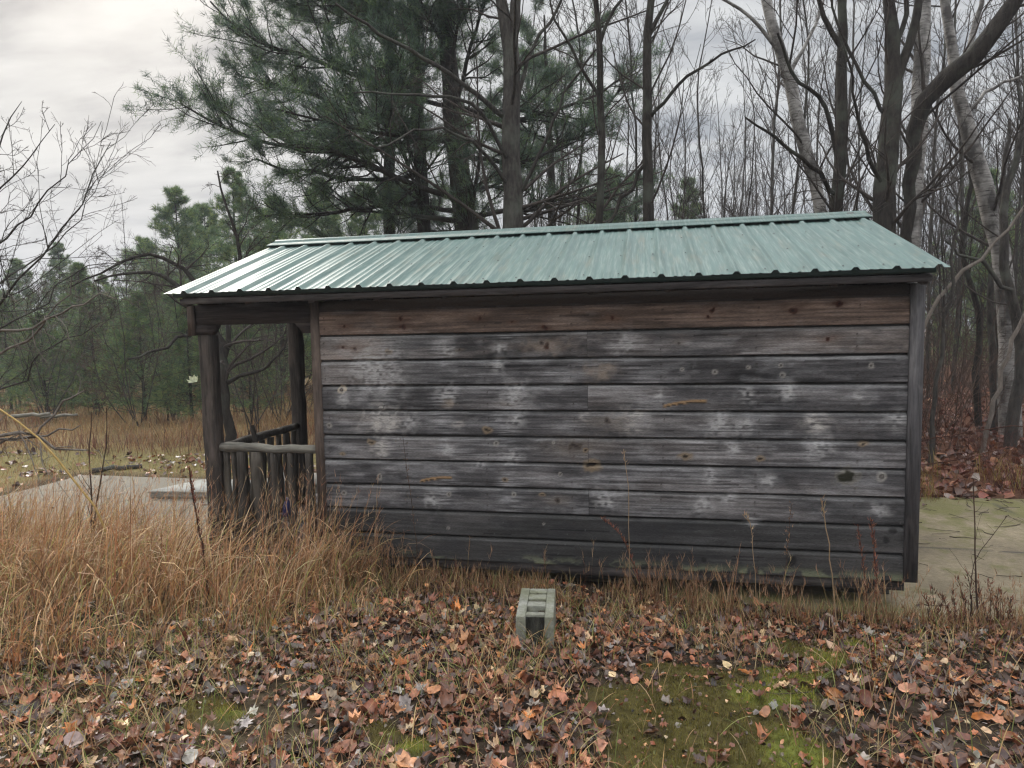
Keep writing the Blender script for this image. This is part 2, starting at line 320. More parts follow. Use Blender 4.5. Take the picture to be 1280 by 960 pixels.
def wall_tint(x, z, row, bid):
    """weathered board colour at wall point (x, z)"""
    o = bid*3.7
    gx_ = x+o*11
    warp = .05*(fbm(gx_*1.3, z*5, 1.0, 40, 3)-.5)
    g1 = fbm(gx_*1.1, (z+warp)*75, 1.0, 41, 4)
    g2 = vn(gx_*2.5, (z+warp*.6)*210, 1.0, 42)
    g3 = fbm(gx_*7, z*260, 1.0, 45, 2)
    broad = fbm(gx_*.9, z*3.0+o, 1.0, 43, 4)
    patch = fbm(gx_*3.2, z*16+o, 1.0, 44, 4)
    grain = np.clip(.5+.95*(g1-.5)+.30*(g2-.5)+.45*(g3-.5), 0, 1)
    fine = np.clip(.5+1.3*(g3-.5)+.8*(g2-.5), 0, 1)
    grey = np.array([.092, .087, .089]); lite = np.array([.33, .325, .33]); dk = np.array([.022, .022, .025]); brown = np.array([.225, .16, .127])
    base = np.where((row == 0)[..., None], brown, grey)
    C = base*(.30+1.35*grain)[..., None]
    tone = np.clip(.97+1.7*(broad-.5)+1.1*(patch-.5), .32, 1.8); C = C*tone[..., None]
    amt = np.select([row == 0, row == 1, row == 2, row == 7, row == 8, row == 9], [.12, .8, .75, .4, .10, .06], .6)
    p = np.clip(sm(.50, .68, .55*broad+.45*patch+.16*(grain-.5))*(.3+.8*fine)*amt, 0, 1)
    p = np.clip(p+.55*(row == 1)*sm(1.2, .25, x)*(.6+.5*fine)+.40*(row == 2)*sm(1.6, .3, x)*(.3+fine), 0, 1)
    C = C*(1-p[..., None])+lite*(.75+.4*grain)[..., None]*p[..., None]
    warm = (row == 1)*(sm(.62, .40, x)+.45*sm(2.6, 3.6, x)+.25*sm(.45, .65, patch))+.45*(row == 2)*sm(.9, .1, x)+.22*(row > 2)*sm(.5, .7, broad)
    C = C*(1-.5*warm[..., None])+np.array([.36, .29, .245])*(.6+.7*grain)[..., None]*.5*warm[..., None]
    # rain-bleached columns, feathered along the grain
    for bx, wv, st in ((.93, .07, .75), (1.40, .08, .7), (.55, .1, .4), (2.35, .12, .3), (3.2, .1, .25), (1.9, .06, .3)):
        q = np.exp(-((x-bx-.14*(fbm(x*0+bx, z, 9, 50)-.5)-.05*(g1-.5))/wv)**2)*st*(row > 0)*(row < 8)*sm(.35, .75, fine+.35*(patch-.5))*sm(.38, .62, fbm(x*3, z*5, 1, 52))
        C = C*(1-q[..., None])+lite*1.1*q[..., None]
    # top bevel of each board painted lighter, as if catching sky light
    te = sm(.146, .158, z-(9-row)*BH)*(row > 0)*.45; C = C*(1-te[..., None])+np.array([.21, .205, .20])*(.5+.8*fine)[..., None]*te[..., None]
    # grime: the two lowest boards are dark with damp, pale lichen along the bottom edge
    dam = np.where(row == 9, .72, np.where(row == 8, .62, np.where(row == 7, .12, 0))); C = C*(1-dam[..., None])+np.array([.026, .026, .024])*dam[..., None]
    li = (row == 9)*sm(.075, .012, z)*sm(.48, .62, fbm(x, z*2, 9, 60)+.12*sm(1.5, 3.5, x)); C = C*(1-li[..., None])+np.array([.16, .17, .11])*li[..., None]
    gv = sm(.1685, .1715, z-(9-row)*BH)*.75; C = C*(1-gv[..., None])+np.array([.016, .015, .014])*gv[..., None]  # lap grooves darkened in colour: dirt plus painted-in shadow
    # blotchy weather stains and rusty nail heads in pairs on the studs
    bl_ = sm(.56, .74, fbm(x*5+o, z*11, 1.0, 47, 4))*np.select([row == 0, row == 7, row > 7], [.12, .2, .04], .30)*(.4+.7*fine); C = C*(1-bl_[..., None])+lite*1.05*bl_[..., None]
    db_ = sm(.58, .74, fbm(x*4+o, z*9, 1.0, 48, 4))*np.where(row == 0, .2, .42); C = C*(1-db_[..., None])+dk*db_[..., None]
    for st_ in np.arange(.04, 4.0, .61):
        for zo in (.045, .125):
            rr_ = np.hypot(x-st_-.012*np.sin(row*5.1), z-(9-row)*BH-zo); m_ = sm(.006, .003, rr_)*.9; C = C*(1-m_[..., None])+np.array([.03, .022, .018])*m_[..., None]
            m_ = .35*np.exp(-((x-st_-.012*np.sin(row*5.1))/.006)**2)*sm(.05, 0, (9-row)*BH+zo-z)*(z < (9-row)*BH+zo); C = C*(1-m_[..., None])+np.array([.04, .03, .026])*m_[..., None]
    # checks and fine cracks along the grain
    ck = ((vn(gx_*1.6, z*170, 1, 70) > .90)*(vn(gx_*.9, z*9, 1, 71) > .42)); C = np.where(ck[..., None], C*.35, C)
    sp = (vn(x*70, z*70, 1, 75) > .975); C = np.where(sp[..., None], C*.75+.05, C)
    for (c, k, s) in KN:
        ddx = x-c[0]; ddz = z-c[2]
        s = s*(.85 if k in 'rbkO' else .95)
        jt = 0 if k == 'G' else (.4 if k in 'tkO' else .9)
        ddx = ddx+jt*s*(vn(x*25, z*25, 1, 83)-.5); ddz = ddz+jt*s*(vn(x*25, z*25, 1, 84)-.5)
        if row.flat[0] > 0 and k == 'b': k = 'B'
        near = (np.abs(ddx) < s*5) & (np.abs(ddz) < s*3.5)
        if not near.any(): continue
        wob = 1+.5*(vn(x*40, z*40, 1, 80)-.5)
        def mixc(m, col):
            nonlocal C
            m = np.clip(m, 0, 1)[..., None]; C = C*(1-m)+np.array(col)*m
        r = np.hypot(ddx/s, ddz/s)*wob; re = np.hypot(ddx/(2.6*s), ddz/(s*.8))*wob
        if k in 'rRb':
            if k == 'b': mixc(.7*np.exp(-(re)**2), (.075, .042, .028))
            if k == 'R': mixc(.8*np.exp(-(re*.8)**2), (.30, .24, .20))
            if k == 'r': mixc(.45*np.exp(-(re*.8)**2), (.14, .07, .04))
            mixc(sm(.75, .45, r), (.055, .020, .012)); mixc(sm(.3, .15, r), (.015, .008, .006))
        elif k == 'B':
            mixc(.55*np.exp(-(re*.8)**2), (.17, .14, .115)); mixc(.8*sm(.8, .4, r), (.05, .036, .028)); mixc(sm(.3, .15, r), (.02, .015, .012))
        elif k == 'k':
            mixc(.75*sm(1.35, .6, r), (.33, .31, .28)); mixc(.85*sm(.62, .4, r), (.05, .042, .038)); mixc(.6*sm(.3, .1, r), (.2, .18, .16))
        elif k == 'O':
            mixc(sm(1.25, 1.05, r)*sm(.55, .75, r), (.42, .36, .28)); mixc(sm(.6, .45, r), (.03, .022, .02)); mixc(sm(.35, .2, r), (.16, .12, .09))
        elif k == 'w': mixc(.95*np.exp(-(np.hypot(ddx/(s*1.25), ddz/(s*1.1)))**2)*sm(.25, .6, .5*fine+.5*vn(x*45, z*60, 1, 86)), (.43, .42, .415))
        elif k == 'W': mixc(1.1*np.exp(-(np.hypot(ddx/(s*1.1), ddz/(s*.85))*wob)**2)*sm(.2, .75, .6*vn(x*30+ddz*60, z*90, 1, 81)+.5*fine), (.47, .44, .41))
        elif k == 'T': mixc(.7*np.exp(-(np.hypot(ddx/s, ddz/(s*.5))*wob)**2), (.30, .24, .19))
        elif k == 't':
            mixc(.85*sm(1.1, .5, np.hypot(ddx/s, ddz/(s*.6))*wob), (.23, .17, .11)); mixc(sm(.55, .3, np.hypot(ddx/s, (ddz+.002)/(s*.35))*wob), (.03, .022, .016))
        elif k == 'G':
            q = ddz-.012*np.cos(ddx/s*1.5)-.12*ddx
            mixc(sm(1.05, .9, np.abs(ddx)/s)*sm(.014, .008, np.abs(q)), (.30, .19, .10)); mixc(sm(1.05, .9, np.abs(ddx)/s)*sm(.004, .002, np.abs(q+.006)), (.03, .02, .012))
        elif k == 'H':
            mixc(.5*sm(1.9, 1.0, r), (.24, .22, .18)); mixc(sm(1.1, .7, np.hypot(ddx/(s*1.35), ddz/(s*.75))*wob), (.022, .021, .012))
        elif k == 'd': mixc(.8*sm(1.1, .6, r), (.012, .011, .010))
    return C
prof = [(.004, 0.0), (-.0165, .0012)]+[(-.018, t) for t in np.linspace(.006, .150, 19)]+[(-.017, .152), (-.013, .157), (-.008, .163), (-.004, .1685), (.005, .1715), (.006, .1775), (.006, .1837)]
prof = np.array(prof)
m_wall = tint_mat('weathered_siding', .82, .45, 34, spec=.22, bmp=.6, stretch=(1.6, 1, 12))
mb = MB(); bid = 0
seam = onwall(734, 440, -.015)[0]
for row in range(10):
    z0 = (9-row)*BH
    spans = [(0.002, seam-.0012), (seam+.0012, XR_IN-.002)] if row in (1, 3, 5, 7) else [(0.002, XR_IN-.002)]
    for (xa, xb) in spans:
        n = max(2, int((xb-xa)/.0075)); xs = np.linspace(xa, xb, n)
        bow = .0025*(fbm(xs, xs*0+row, .8, 90)-.5)
        G, K = np.meshgrid(np.arange(n), np.arange(len(prof)), indexing='ij')
        XX = xs[G]; ZZ = z0+prof[K, 1]+bow[G]*2; YY = prof[K, 0]+bow[G]-.002*(row % 2)*0+.0035*(vn(XX*0+bid, 0*XX, 1, 91)-.5)
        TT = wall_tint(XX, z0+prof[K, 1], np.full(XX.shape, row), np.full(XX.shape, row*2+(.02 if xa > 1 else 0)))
        m = len(prof); ii = (np.arange(n-1)[:, None]*m+np.arange(m-1)[None, :]).ravel()
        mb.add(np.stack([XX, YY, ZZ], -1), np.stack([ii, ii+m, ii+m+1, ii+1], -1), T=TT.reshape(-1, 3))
        bid += 1
mb.box((0, 0.012, 0), (XR_IN, .08, 1.905), T=(.03, .028, .026))
mb.box((0, -.006, 10*BH+.001), (XR_IN, .003, 1.905), T=(.06, .047, .04))
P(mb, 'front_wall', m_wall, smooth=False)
# other walls: right gable, rear, porch wall with a door
m_dw = wood_mat('old_wood_upright', (.032, .03, .031), (.13, .122, .125), 'z', (.19, .178, .175))
m_db = wood_mat('old_wood_lengthwise', (.034, .031, .032), (.13, .115, .112), 'x', (.21, .195, .19))
m_br = wood_mat('brown_wood', (.04, .03, .025), (.14, .105, .085), 'z', (.2, .15, .12))
def plain_wall(name, fn):
    mb = MB()
    for row in range(15): fn(mb, row)
    return P(mb, name, m_db)
def gz_top(y): return EZ-.03+(RZ-EZ)*(1-abs(y-RY)/(RY-EO))-.02
def side(x0, x1):
    def fn(mb, row):
        z0 = row*BH; z1 = z0+BH-.004
        def yr(z):
            k = (z-gz_top(0))/(gz_top(RY)-gz_top(0)); k = min(max(k, 0), .985); return k*RY
        if yr(z0) > RY*.98: return
        a0, a1 = max(yr(z0), .09), max(yr(z1), .09); mb.prism([(a0, z0), (DEP-a0, z0), (DEP-a1, z1), (a1, z1)], x0, x1, 0)
    return fn
plain_wall('gable_wall', side(XR_IN, XR-.03)); plain_wall('porch_wall', side(0.0, .06))
def rear(mb, row):
    if row < 10: mb.box((0.065, DEP-.06, row*BH), (XR_IN-.004, DEP, row*BH+BH-.004))
plain_wall('rear_wall', rear)
mb = MB(); mb.box((-.035, 1.5, .02), (-.004, 2.35, 1.78)); door = P(mb, 'door', m_br)
mb = MB(); mb.tubes([[(-.06, 1.6, .9), (-.08, 1.6, .92), (-.08, 1.6, 1.02), (-.06, 1.6, 1.04)]], [[.008]*4], 6); h = mb.build('handle', m_dw); h.parent = door
# corner boards
for x0, x1, zb, nm in ((XR_IN+.001, XR, 0.0, 'a'), (XL, .001, -.06, 'b')):
    mb = MB(); mb.box((x0, -.03, zb), (x1, .075, 1.905)); P(mb, 'corner_board', m_dw if nm == 'a' else m_br)
# floor, skids
mb = MB(); mb.box((.02, .02, -.075), (XR_IN+.02, .16, -.003)); mb.box((.02, DEP-.16, -.075), (XR_IN+.02, DEP-.02, -.003))
for xs in np.linspace(.3, 3.85, 5): mb.box((xs-.05, .17, -.07), (xs+.05, DEP-.17, -.004))
P(mb, 'floor_joists', m_db)
mb = MB()
m_foot = wood_mat('footing', (.06, .06, .055), (.12, .12, .11))
for xs in (.25, 2.0, 3.8):
    for ya in (.25, DEP-.5): mb = MB(); mb.box((xs-.2, ya, -.19), (xs+.2, ya+.2, -.077)); P(mb, 'foundation_block', m_foot)
mb = MB()
for k in range(7):
    x1 = XL-.004-k*.14; mb.box((max(x1-.136, -1.03), .02, -.035), (x1, DEP-.02, 0))
mb.box((-1.03, .03, -.14), (-.07, .07, -.037)); mb.box((-1.03, .0, -.19), (-.9, .14, -.141)); mb.box((-1.03, DEP-.07, -.14), (-.07, DEP-.03, -.037))
P(mb, 'porch_floor', m_db)
# porch header with bracket ends
mb = MB(); zt = 1.905
mb.box((XP1-.055, -.012, 1.752), (XL-.001, .055, zt)); mb.prism([(XP1-.055, 1.7515), (XP1-.05, 1.675), (XP2+.005, 1.675), (XP2+.055, 1.7515)], -.011, .054); mb.prism([(-.20, 1.7515), (-.135, 1.675), (XL-.001, 1.675), (XL-.001, 1.7515)], -.011, .054)
P(mb, 'porch_header', wood_mat('header_wood', (.022, .018, .017), (.075, .06, .055), 'x', (.10, .08, .07)))
mb = MB(); mb.box((XP1-.062, -.028, 1.672), (XP1-.003, -.0125, 1.905)); P(mb, 'header_trim', m_br)
mb = MB(); mb.box((XP1, .06, 1.835), (XP1+.1, RY*2-.06, 1.93)); P(mb, 'gable_beam', m_db)
mb = MB()
yy = np.linspace(.03, DEP-.03, 40)
for z0 in np.arange(1.865, 2.55, .16):
    k0 = max(0, (z0-gz_top(0))/(gz_top(RY)-gz_top(0)))*RY; k1 = min(RY*.98, max(0, (z0+.155-gz_top(0))/(gz_top(RY)-gz_top(0)))*RY)
    if k0 < RY*.96: mb.prism([(k0+.02, z0), (DEP-k0-.02, z0), (DEP-k1-.02, z0+.155), (k1+.02, z0+.155)], XP1-.01, XP1+.02, 0)
P(mb, 'porch_gable', m_db)
def log(a, b, r0, r1, n=9, wob=.006, seed=0, k=10, cap=True):
    r_ = np.random.default_rng(seed+500); a = np.array(a, float); b = np.array(b, float); t = np.linspace(0, 1, n)[:, None]
    Pp = a*(1-t)+b*t+r_.normal(0, wob, (n, 3))*np.minimum(1, 4*np.minimum(t, 1-t)); R = (r0*(1-t)+r1*t)[:, 0]*(1+r_.normal(0, .05, n))
    return Pp, R
m_log = wood_mat('peeled_log', (.022, .019, .016), (.085, .072, .06), 'z', (.12, .105, .085))
m_rail = wood_mat('bleached_rail_log', (.07, .066, .055), (.22, .205, .175), 'x', (.30, .285, .24))
m_post = wood_mat('square_post_wood', (.020, .017, .015), (.085, .07, .06), 'z', (.13, .105, .09))
for i, (py_, zb) in enumerate(((.045, -.034), (RY, -.0), (DEP-.06, -.0))):
    mb = MB(); xc = (XP1+XP2)/2; zt_ = 1.674 if i == 0 else 1.834
    n = 14; zs = np.linspace(zb, zt_, n); r_ = np.random.default_rng(i)
    sq = [(-1, -.8), (-.8, -1), (.8, -1), (1, -.8), (1, .8), (.8, 1), (-.8, 1), (-1, .8)]
    V = []
    for z in zs:
        h = .058*(1+r_.normal(0, .03)); ox, oy = r_.normal(0, .0025, 2)
        V += [(xc+ox+a*h, py_+oy+c*h*.9, z) for a, c in sq]
    F_ = [(q*8+j, q*8+(j+1) % 8, q*8+8+(j+1) % 8, q*8+8+j) for q in range(n-1) for j in range(8)]
    mb.add(V, F_, [(0, j+1, j) for j in range(1, 7)]+[((n-1)*8, (n-1)*8+j, (n-1)*8+j+1) for j in range(1, 7)])
    P(mb, 'porch_post', m_post)
# railings of peeled logs
for nm, A, B, bal, sd_ in (('front', (XP2+.005, .045, .797), (-.068, .045, .790), [(-.86, .030), (-.735, .042), (-.60, .05), (-.455, .036), (-.315, .031), (-.16, .036), (-.80, .016)], 3),
                           ('side', (-.967, .10, .775), (-.967, RY-.055, .782), [(y, r) for y, r in zip(np.linspace(.17, 1.26, 9), (.03, .036, .028, .04, .034, .038, .03, .04, .032))], 9)):
    mb = MB(); Pp, R = log(A, B, .037, .033, 12, .005, sd_); mb.tubes(Pp, R, 12, cap=True)
    rail = P(mb, 'porch_railing', m_rail if nm == 'front' else m_log, smooth=True)
    for j, (q, r) in enumerate(bal):
        tx = random.uniform(-.02, .02)
        a_, b_ = ((q, .045, .765), (q+tx, .045, .06)) if nm == 'front' else ((-.967, q, .745), (-.967, q+tx, .06))
        mb = MB(); Pp, R = log(a_, b_, r*.82, r*1.05, 9, .004, sd_*20+j); mb.tubes(Pp, R, 9, cap=True)
        o = mb.build('baluster', m_log, smooth=True); o.parent = rail
    mb = MB(); a_, b_ = ((A[0], .045, .055), (B[0], .045, .05)) if nm == 'front' else ((-.967, .12, .05), (-.967, RY-.05, .05))
    Pp, R = log(a_, b_, .035, .035, 9, .004, sd_+77); mb.tubes(Pp, R, 9, cap=True); o = mb.build('bottom_rail', m_log, smooth=True); o.parent = rail
# eaves: fascia, rafters
mb = MB(); mb.box((-1.03, -.175, 1.906), (4.05, -.145, 1.948)); P(mb, 'fascia', m_db)
mb = MB(); sl = (RZ-EZ)/(RY-EO)
for x in np.linspace(-1.0, 4.02, 11):
    for sgn in (1, -1):
        pts = [(-.143, EZ-.055+sl*.08), (RY-.01, RZ-.055), (RY-.01, RZ-.16), (.0, EZ-.085+sl*.1), (-.143, EZ-.095)]
        if sgn < 0: pts = [(DEP-y, z) for y, z in pts][::-1]
        mb.prism(pts, x-.018, x+.018, 0)
P(mb, 'rafters', m_db)
# roof: ribbed steel sheet, both slopes, with ribs, minor ribs and dark screw heads
m_roof, nt, b = new_mat('green_painted_steel')
v = coords(nt, (1, 1, 1)); n1 = noise(nt, coords(nt, (3, .6, .6)), 4, 6, .6); n2 = noise(nt, coords(nt, (30, 1.2, 1.2)), 3, 4)
c = ramp(nt, n1, [(.3, (.055, .10, .09)), (.7, (.092, .15, .137))])
c = mix(nt, ramp(nt, n2, [(.48, g(0)), (.74, g(.32))]), c, (.36, .39, .34))
n5 = noise(nt, coords(nt, (5, .8, .8)), 2.4, 7, .7)
c = mix(nt, ramp(nt, n5, [(.54, g(0)), (.70, g(.42))]), c, (.16, .14, .095))
L(nt, c, b.inputs['Base Color']); b.inputs['Specular IOR Level'].default_value = .38
L(nt, ramp(nt, n1, [(.3, g(.46)), (.7, g(.58))]), b.inputs['Roughness'])
m_dark, _, bd = new_mat('dark_screw'); bd.inputs['Base Color'].default_value = (.012, .016, .016, 1); bd.inputs['Roughness'].default_value = .5
m_und, _, bu = new_mat('shaded_eave_gap'); bu.inputs['Base Color'].default_value = (.012, .03, .028, 1); bu.inputs['Roughness'].default_value = .5
ribs = np.arange(XER-.063, XEL+.02, -.2286)
xs = [(XEL, 0.0), (XER, 0.0)]
for r in ribs:
    for dx_, h in ((-.026, 0), (-.011, .019), (.011, .019), (.026, 0)): xs.append((r+dx_, h))
    for mid in (-.088, -.141):
        if r+mid-.02 > XEL:
            for dx_, h in ((-.012, 0), (-.006, .0035), (.006, .0035), (.012, 0)): xs.append((r+mid+dx_, h))
xs = sorted(xs); hx = np.array([p_[0] for p_ in xs]); hh = np.array([p_[1] for p_ in xs]); keep = (hx >= XEL-1e-6) & (hx <= XER+1e-6); hx, hh = hx[keep], hh[keep]
nrm = np.array([0, -sl, 1])/math.hypot(sl, 1)
roof = None; mb = MB()
for sgn in (1, -1):
    ts = np.linspace(0, 1, 14); n = len(hx); V = []
    for t in ts:
        y = EO+(RY-EO)*t; z = EZ+(RZ-EZ)*t
        wv = .0015*np.sin(hx*9+t*7)*(hh == 0)
        yy = y+nrm[1]*(hh+wv); zz = z+nrm[2]*(hh+wv)
        if sgn < 0: yy = DEP-yy
        V.append(np.stack([hx, yy, zz], -1))
    V = np.array(V).reshape(-1, 3); ii = (np.arange(13)[:, None]*n+np.arange(n-1)[None, :]).ravel()
    q = np.stack([ii, ii+1, ii+n+1, ii+n], -1)
    if sgn < 0: q = q[:, ::-1]
    mb.add(V, q)
    # screws
    for r in ribs:
        for t in (.06, .37, .68, .95):
            for off in ((.045,) if t < .9 else ()):
                x = r-off
                if x < XEL+.02: continue
                y = EO+(RY-EO)*t+nrm[1]*.004; z = EZ+(RZ-EZ)*t+nrm[2]*.004
                if sgn < 0: y = DEP-y
                a = np.arange(6)*PI/3; V = np.concatenate([np.stack([x+.007*np.cos(a), y+.007*np.sin(a), z+.007*np.sin(a)*sl*sgn], -1), [(x, y+nrm[1]*.004*sgn, z+.005)]])
                mb.add(V, F3=[(j, (j+1) % 6, 6) for j in range(6)], mi=1)
roof = P(mb, 'roof', [m_roof, m_dark])
mb = MB()                                             # ridge cap
xa, xb = XEL-.004, XER+.006
sec = [(-.17, -.17*sl+.024), (-.165, -.165*sl+.032), (-.03, -.03*sl+.033), (0, .045), (.03, -.03*sl+.033), (.165, -.165*sl+.032), (.17, -.17*sl+.024), (.10, -.1*sl+.024), (0, .022), (-.10, -.1*sl+.024)]
mb.prism([(RY+a, RZ+c) for a, c in sec], xa, xb, 0); o = mb.build('ridge_cap', m_roof); o.parent = roof
mb = MB(); n = len(hx)                                # dark strip added for the shaded gap under the panel overhang
top = np.stack([hx, EO+.012+0*hx, EZ+hh*.9-.004], -1); bot = np.stack([hx, EO+.014+0*hx, 0*hx+EZ-.028], -1); k = np.arange(n-1)
kk = (hx > -1.075) & (hx < 4.07); top, bot = top[kk], bot[kk]; n = len(top); k = np.arange(n-1)
mb.add(np.concatenate([top, bot, bot+np.array([0, .05, 0])]), np.concatenate([np.stack([k, k+1, k+1+n, k+n], -1), np.stack([k+n, k+1+n, k+1+2*n, k+2*n], -1)]))
o = mb.build('eave_shade_strip', m_und); o.parent = roof
mb = MB()                                             # roof deck under the steel keeps daylight out
for sgn in (1, -1):
    pts = [(-.14, EZ-.025+sl*.08), (RY, RZ-.03), (RY, RZ-.05), (-.14, EZ-.045+sl*.08)]
    if sgn < 0: pts = [(DEP-y, z) for y, z in pts][::-1]
    mb.prism(pts, -1.05, 4.07, 0)
o = mb.build('roof_deck', m_db); o.parent = roof

# ------------------------------------------------------------------ small things by the shed
m_conc = wood_mat('pale_step', (.22, .22, .20), (.42, .42, .39), 'x')
a0 = gnd(190, 613, -.10); a1 = gnd(262, 611, -.10)
o = MB(); o.prism([(-3.28, 2.08), (-2.3, 2.16), (-2.2, 2.72), (-3.02, 2.70)], -.19, -.125, 2); o.prism([(-3.3, 2.06), (-2.28, 2.14), (-2.18, 2.74), (-3.04, 2.72)], -.124, -.10, 2)
st = o.build('stepping_slab', m_conc, loc=(-2.7, 2.4, -.19)); tag(st, 'low pale slab on the concrete left of the porch', 'step')
o = MB(); o.prism([(-1.95, 2.25), (-1.25, 2.27), (-1.25, 2.74), (-1.95, 2.74)], -.19, -.03, 2); o.prism([(-1.98, 2.22), (-1.22, 2.24), (-1.22, 2.77), (-1.98, 2.77)], -.029, .0, 2)
st = o.build('porch_step', m_conc, loc=(-1.6, 2.5, -.19)); tag(st, 'pale porch step seen just behind the front post', 'step')

# concrete block, cells up, end on to the camera
m_blk, nt, b = new_mat('block_concrete')
v = coords(nt); n1 = noise(nt, v, 9, 8, .7); n2 = noise(nt, v, 60, 5, .7); n3 = noise(nt, v, 5, 5)
c = ramp(nt, n1, [(.3, (.15, .15, .125)), (.7, (.36, .36, .315))]); c = mix(nt, ramp(nt, n3, [(.42, g(0)), (.62, g(.7))]), c, (.12, .125, .06))
c = mix(nt, 1, c, ramp(nt, n2, [(.3, g(.75)), (.7, g(1.15))]), 'MULTIPLY')
L(nt, c, b.inputs['Base Color']); b.inputs['Roughness'].default_value = .95; bump(nt, n2, b, .9, .01)
m_fill = bark_mat('cell_debris', (.015, .013, .010), (.07, .055, .035))
bl = BLK; blk = thing('concrete_block', 'grey hollow concrete block standing among leaves in front of the shed', 'concrete block', (bl[0], bl[1], bl[2]-.195), .10)
mb = MB(); hw, L0, H = .098, .39, .195
def ring(poly_o, holes): pass
x0, x1 = -hw, hw
r_ = np.random.default_rng(5)
slots = ((.065, .14), (.205, .238), (.305, .328))
mb.box((x0, 0, 0), (x0+.05, L0, H)); mb.box((x1-.046, 0, 0), (x1, L0, H))
ys_ = [.03]+[v_ for q in slots for v_ in q]+[L0-.003]
for q in range(0, 8, 2): mb.box((x0+.0505, ys_[q], .001), (x1-.0465, ys_[q+1], H-.0005))
body = mb.build('block_body', m_blk); body.parent = blk
bv = body.modifiers.new('bevel', 'BEVEL'); bv.width = .005; bv.segments = 2
for (ya, yb), d in zip(slots, (.030, .014, .016)):
    mb = MB()
    n = 12; xs_, yq = np.meshgrid(np.linspace(x0+.051, x1-.047, n), np.linspace(ya+.001, yb-.001, n), indexing='ij'); zz = H-d+.02*(fbm(xs_*20, yq*20, 2, 3)-.5)*2
    ii = (np.arange(n-1)[:, None]*n+np.arange(n-1)[None, :]).ravel(); mb.add(np.stack([xs_, yq, zz], -1), np.stack([ii, ii+n, ii+n+1, ii+1], -1))
    o = mb.build('cell_debris', m_fill); o.parent = blk
mb = MB(); n = 14; xs_, zq = np.meshgrid(np.linspace(x0+.051, x1-.047, n), np.linspace(.002, H-.012, n), indexing='ij'); ii = (np.arange(n-1)[:, None]*n+np.arange(n-1)[None, :]).ravel()
mb.add(np.stack([xs_, .027-.006*fbm(xs_*20, zq*20, 2, 6), zq], -1), np.stack([ii, ii+n, ii+n+1, ii+1], -1))
o = mb.build('end_recess', bark_mat('stained_shaded_concrete', (.02, .02, .017), (.075, .073, .06), None, 12)); o.parent = blk  # dark face in the end recess: stain with shade painted in

# ------------------------------------------------------------------ grass, leaves, moss
def blades(mb, Pb, H, Wd, az, lean, curl, T, ns=5, droop=0.0):
    """Pb (B,3) roots; blade of height H bending towards azimuth az; lean = initial tilt, curl = bend"""
    B = len(Pb); t = np.linspace(0, 1, ns+1)
    ang = lean[:, None]+curl[:, None]*t[None]**1.6                 # tilt from the vertical along the blade
    dl = (H/ns)[:, None]
    hx_ = np.concatenate([np.zeros((B, 1)), np.cumsum(np.sin(ang[:, :-1])*dl, 1)], 1); hz_ = np.concatenate([np.zeros((B, 1)), np.cumsum(np.cos(ang[:, :-1])*dl, 1)], 1)
    d = np.stack([np.cos(az), np.sin(az)], -1); sd = np.stack([-np.sin(az), np.cos(az)], -1)
    tw = rng.uniform(-1, 1, B); side = norm(np.concatenate([sd*np.cos(tw)[:, None]+d*np.sin(tw)[:, None]*.6, (rng.random((B, 1))-.5)*.5], 1))
    C_ = np.empty((B, ns+1, 3)); C_[:, :, :2] = Pb[:, None, :2]+d[:, None, :]*hx_[:, :, None]; C_[:, :, 2] = Pb[:, None, 2]+hz_
    w = Wd[:, None]*np.array([.8]+[1]*(ns-2)+[.7, .08])[None] if ns > 2 else Wd[:, None]*np.linspace(1, .08, ns+1)[None]
    V = np.stack([C_-side[:, None]*w[:, :, None]*.5, C_+side[:, None]*w[:, :, None]*.5], 2)       # B, ns+1, 2, 3
    i = np.arange(ns)*2; q = np.stack([i, i+1, i+3, i+2], -1)
    Fq = (q[None]+(np.arange(B)*(ns+1)*2)[:, None, None]).reshape(-1, 4)
    mb.add(V, Fq, T=np.repeat(T, (ns+1)*2, 0)); return C_
def pal(n, cols, w=None, var=.18):
    c = np.array(cols)[rng.choice(len(cols), n, p=None if w is None else np.array(w)/sum(w))]
    return np.clip(c*(1+rng.normal(0, var, (n, 1)))*(1+rng.normal(0, .05, (n, 3))), .004, .9)
def scatter(n, x0, x1, y0, y1, dens):
    x = rng.uniform(x0, x1, n*3); y = rng.uniform(y0, y1, n*3); k = rng.random(n*3) < dens(x, y)
    x, y = x[k][:n], y[k][:n]; return x, y
m_grass = tint_mat('dry_grass_blade', .6, .2, 30, trans=.35, spec=.25)
m_leaf = tint_mat('fallen_leaf', .40, .45, 60, trans=.10, spec=.42)
DRY = [(.42, .255, .12), (.35, .185, .085), (.55, .39, .225), (.28, .125, .058), (.27, .25, .08), (.16, .10, .055)]

def wallclear(x, y): return (y < -.05) | (x < -1.1) | (y > 2.95) | (x > 4.15)
def front_line(x): return np.where(x < 1.2, -1.98+1.08*sm(-1.7, .9, x)+.35*sm(.4, 1.2, x), -.30)
def tall_d(x, y):      # tall tan grass on the left
    x, y = flat(x, y); f = front_line(x)
    d = sm(f-.12, f+.22, y+.5*(fbm(x, y, 2.2, 15)-.5))*(1-sm(-.05, .85, x+.4*(fbm(x, y, 2, 16)-.5)))
    padm = (1-sm(-.05, .5, y-.55*sm(-1.2, -3.5, x)))
    return d*padm*(.12+.88*sm(.30, .55, fbm(x, y, 3.2, 17)))*wallclear(x, y)
mb = MB()
x, y = scatter(14500, -6.2, 1.2, -2.6, 1.0, tall_d); n = len(x)
xf_, yf_ = flat(x, y); edge = np.clip((yf_-front_line(xf_))/.8, .15, 1); hgt = (.20+.42*rng.random(n)**1.1)*(.55+.55*edge)*(1-.35*sm(.1, .9, x))
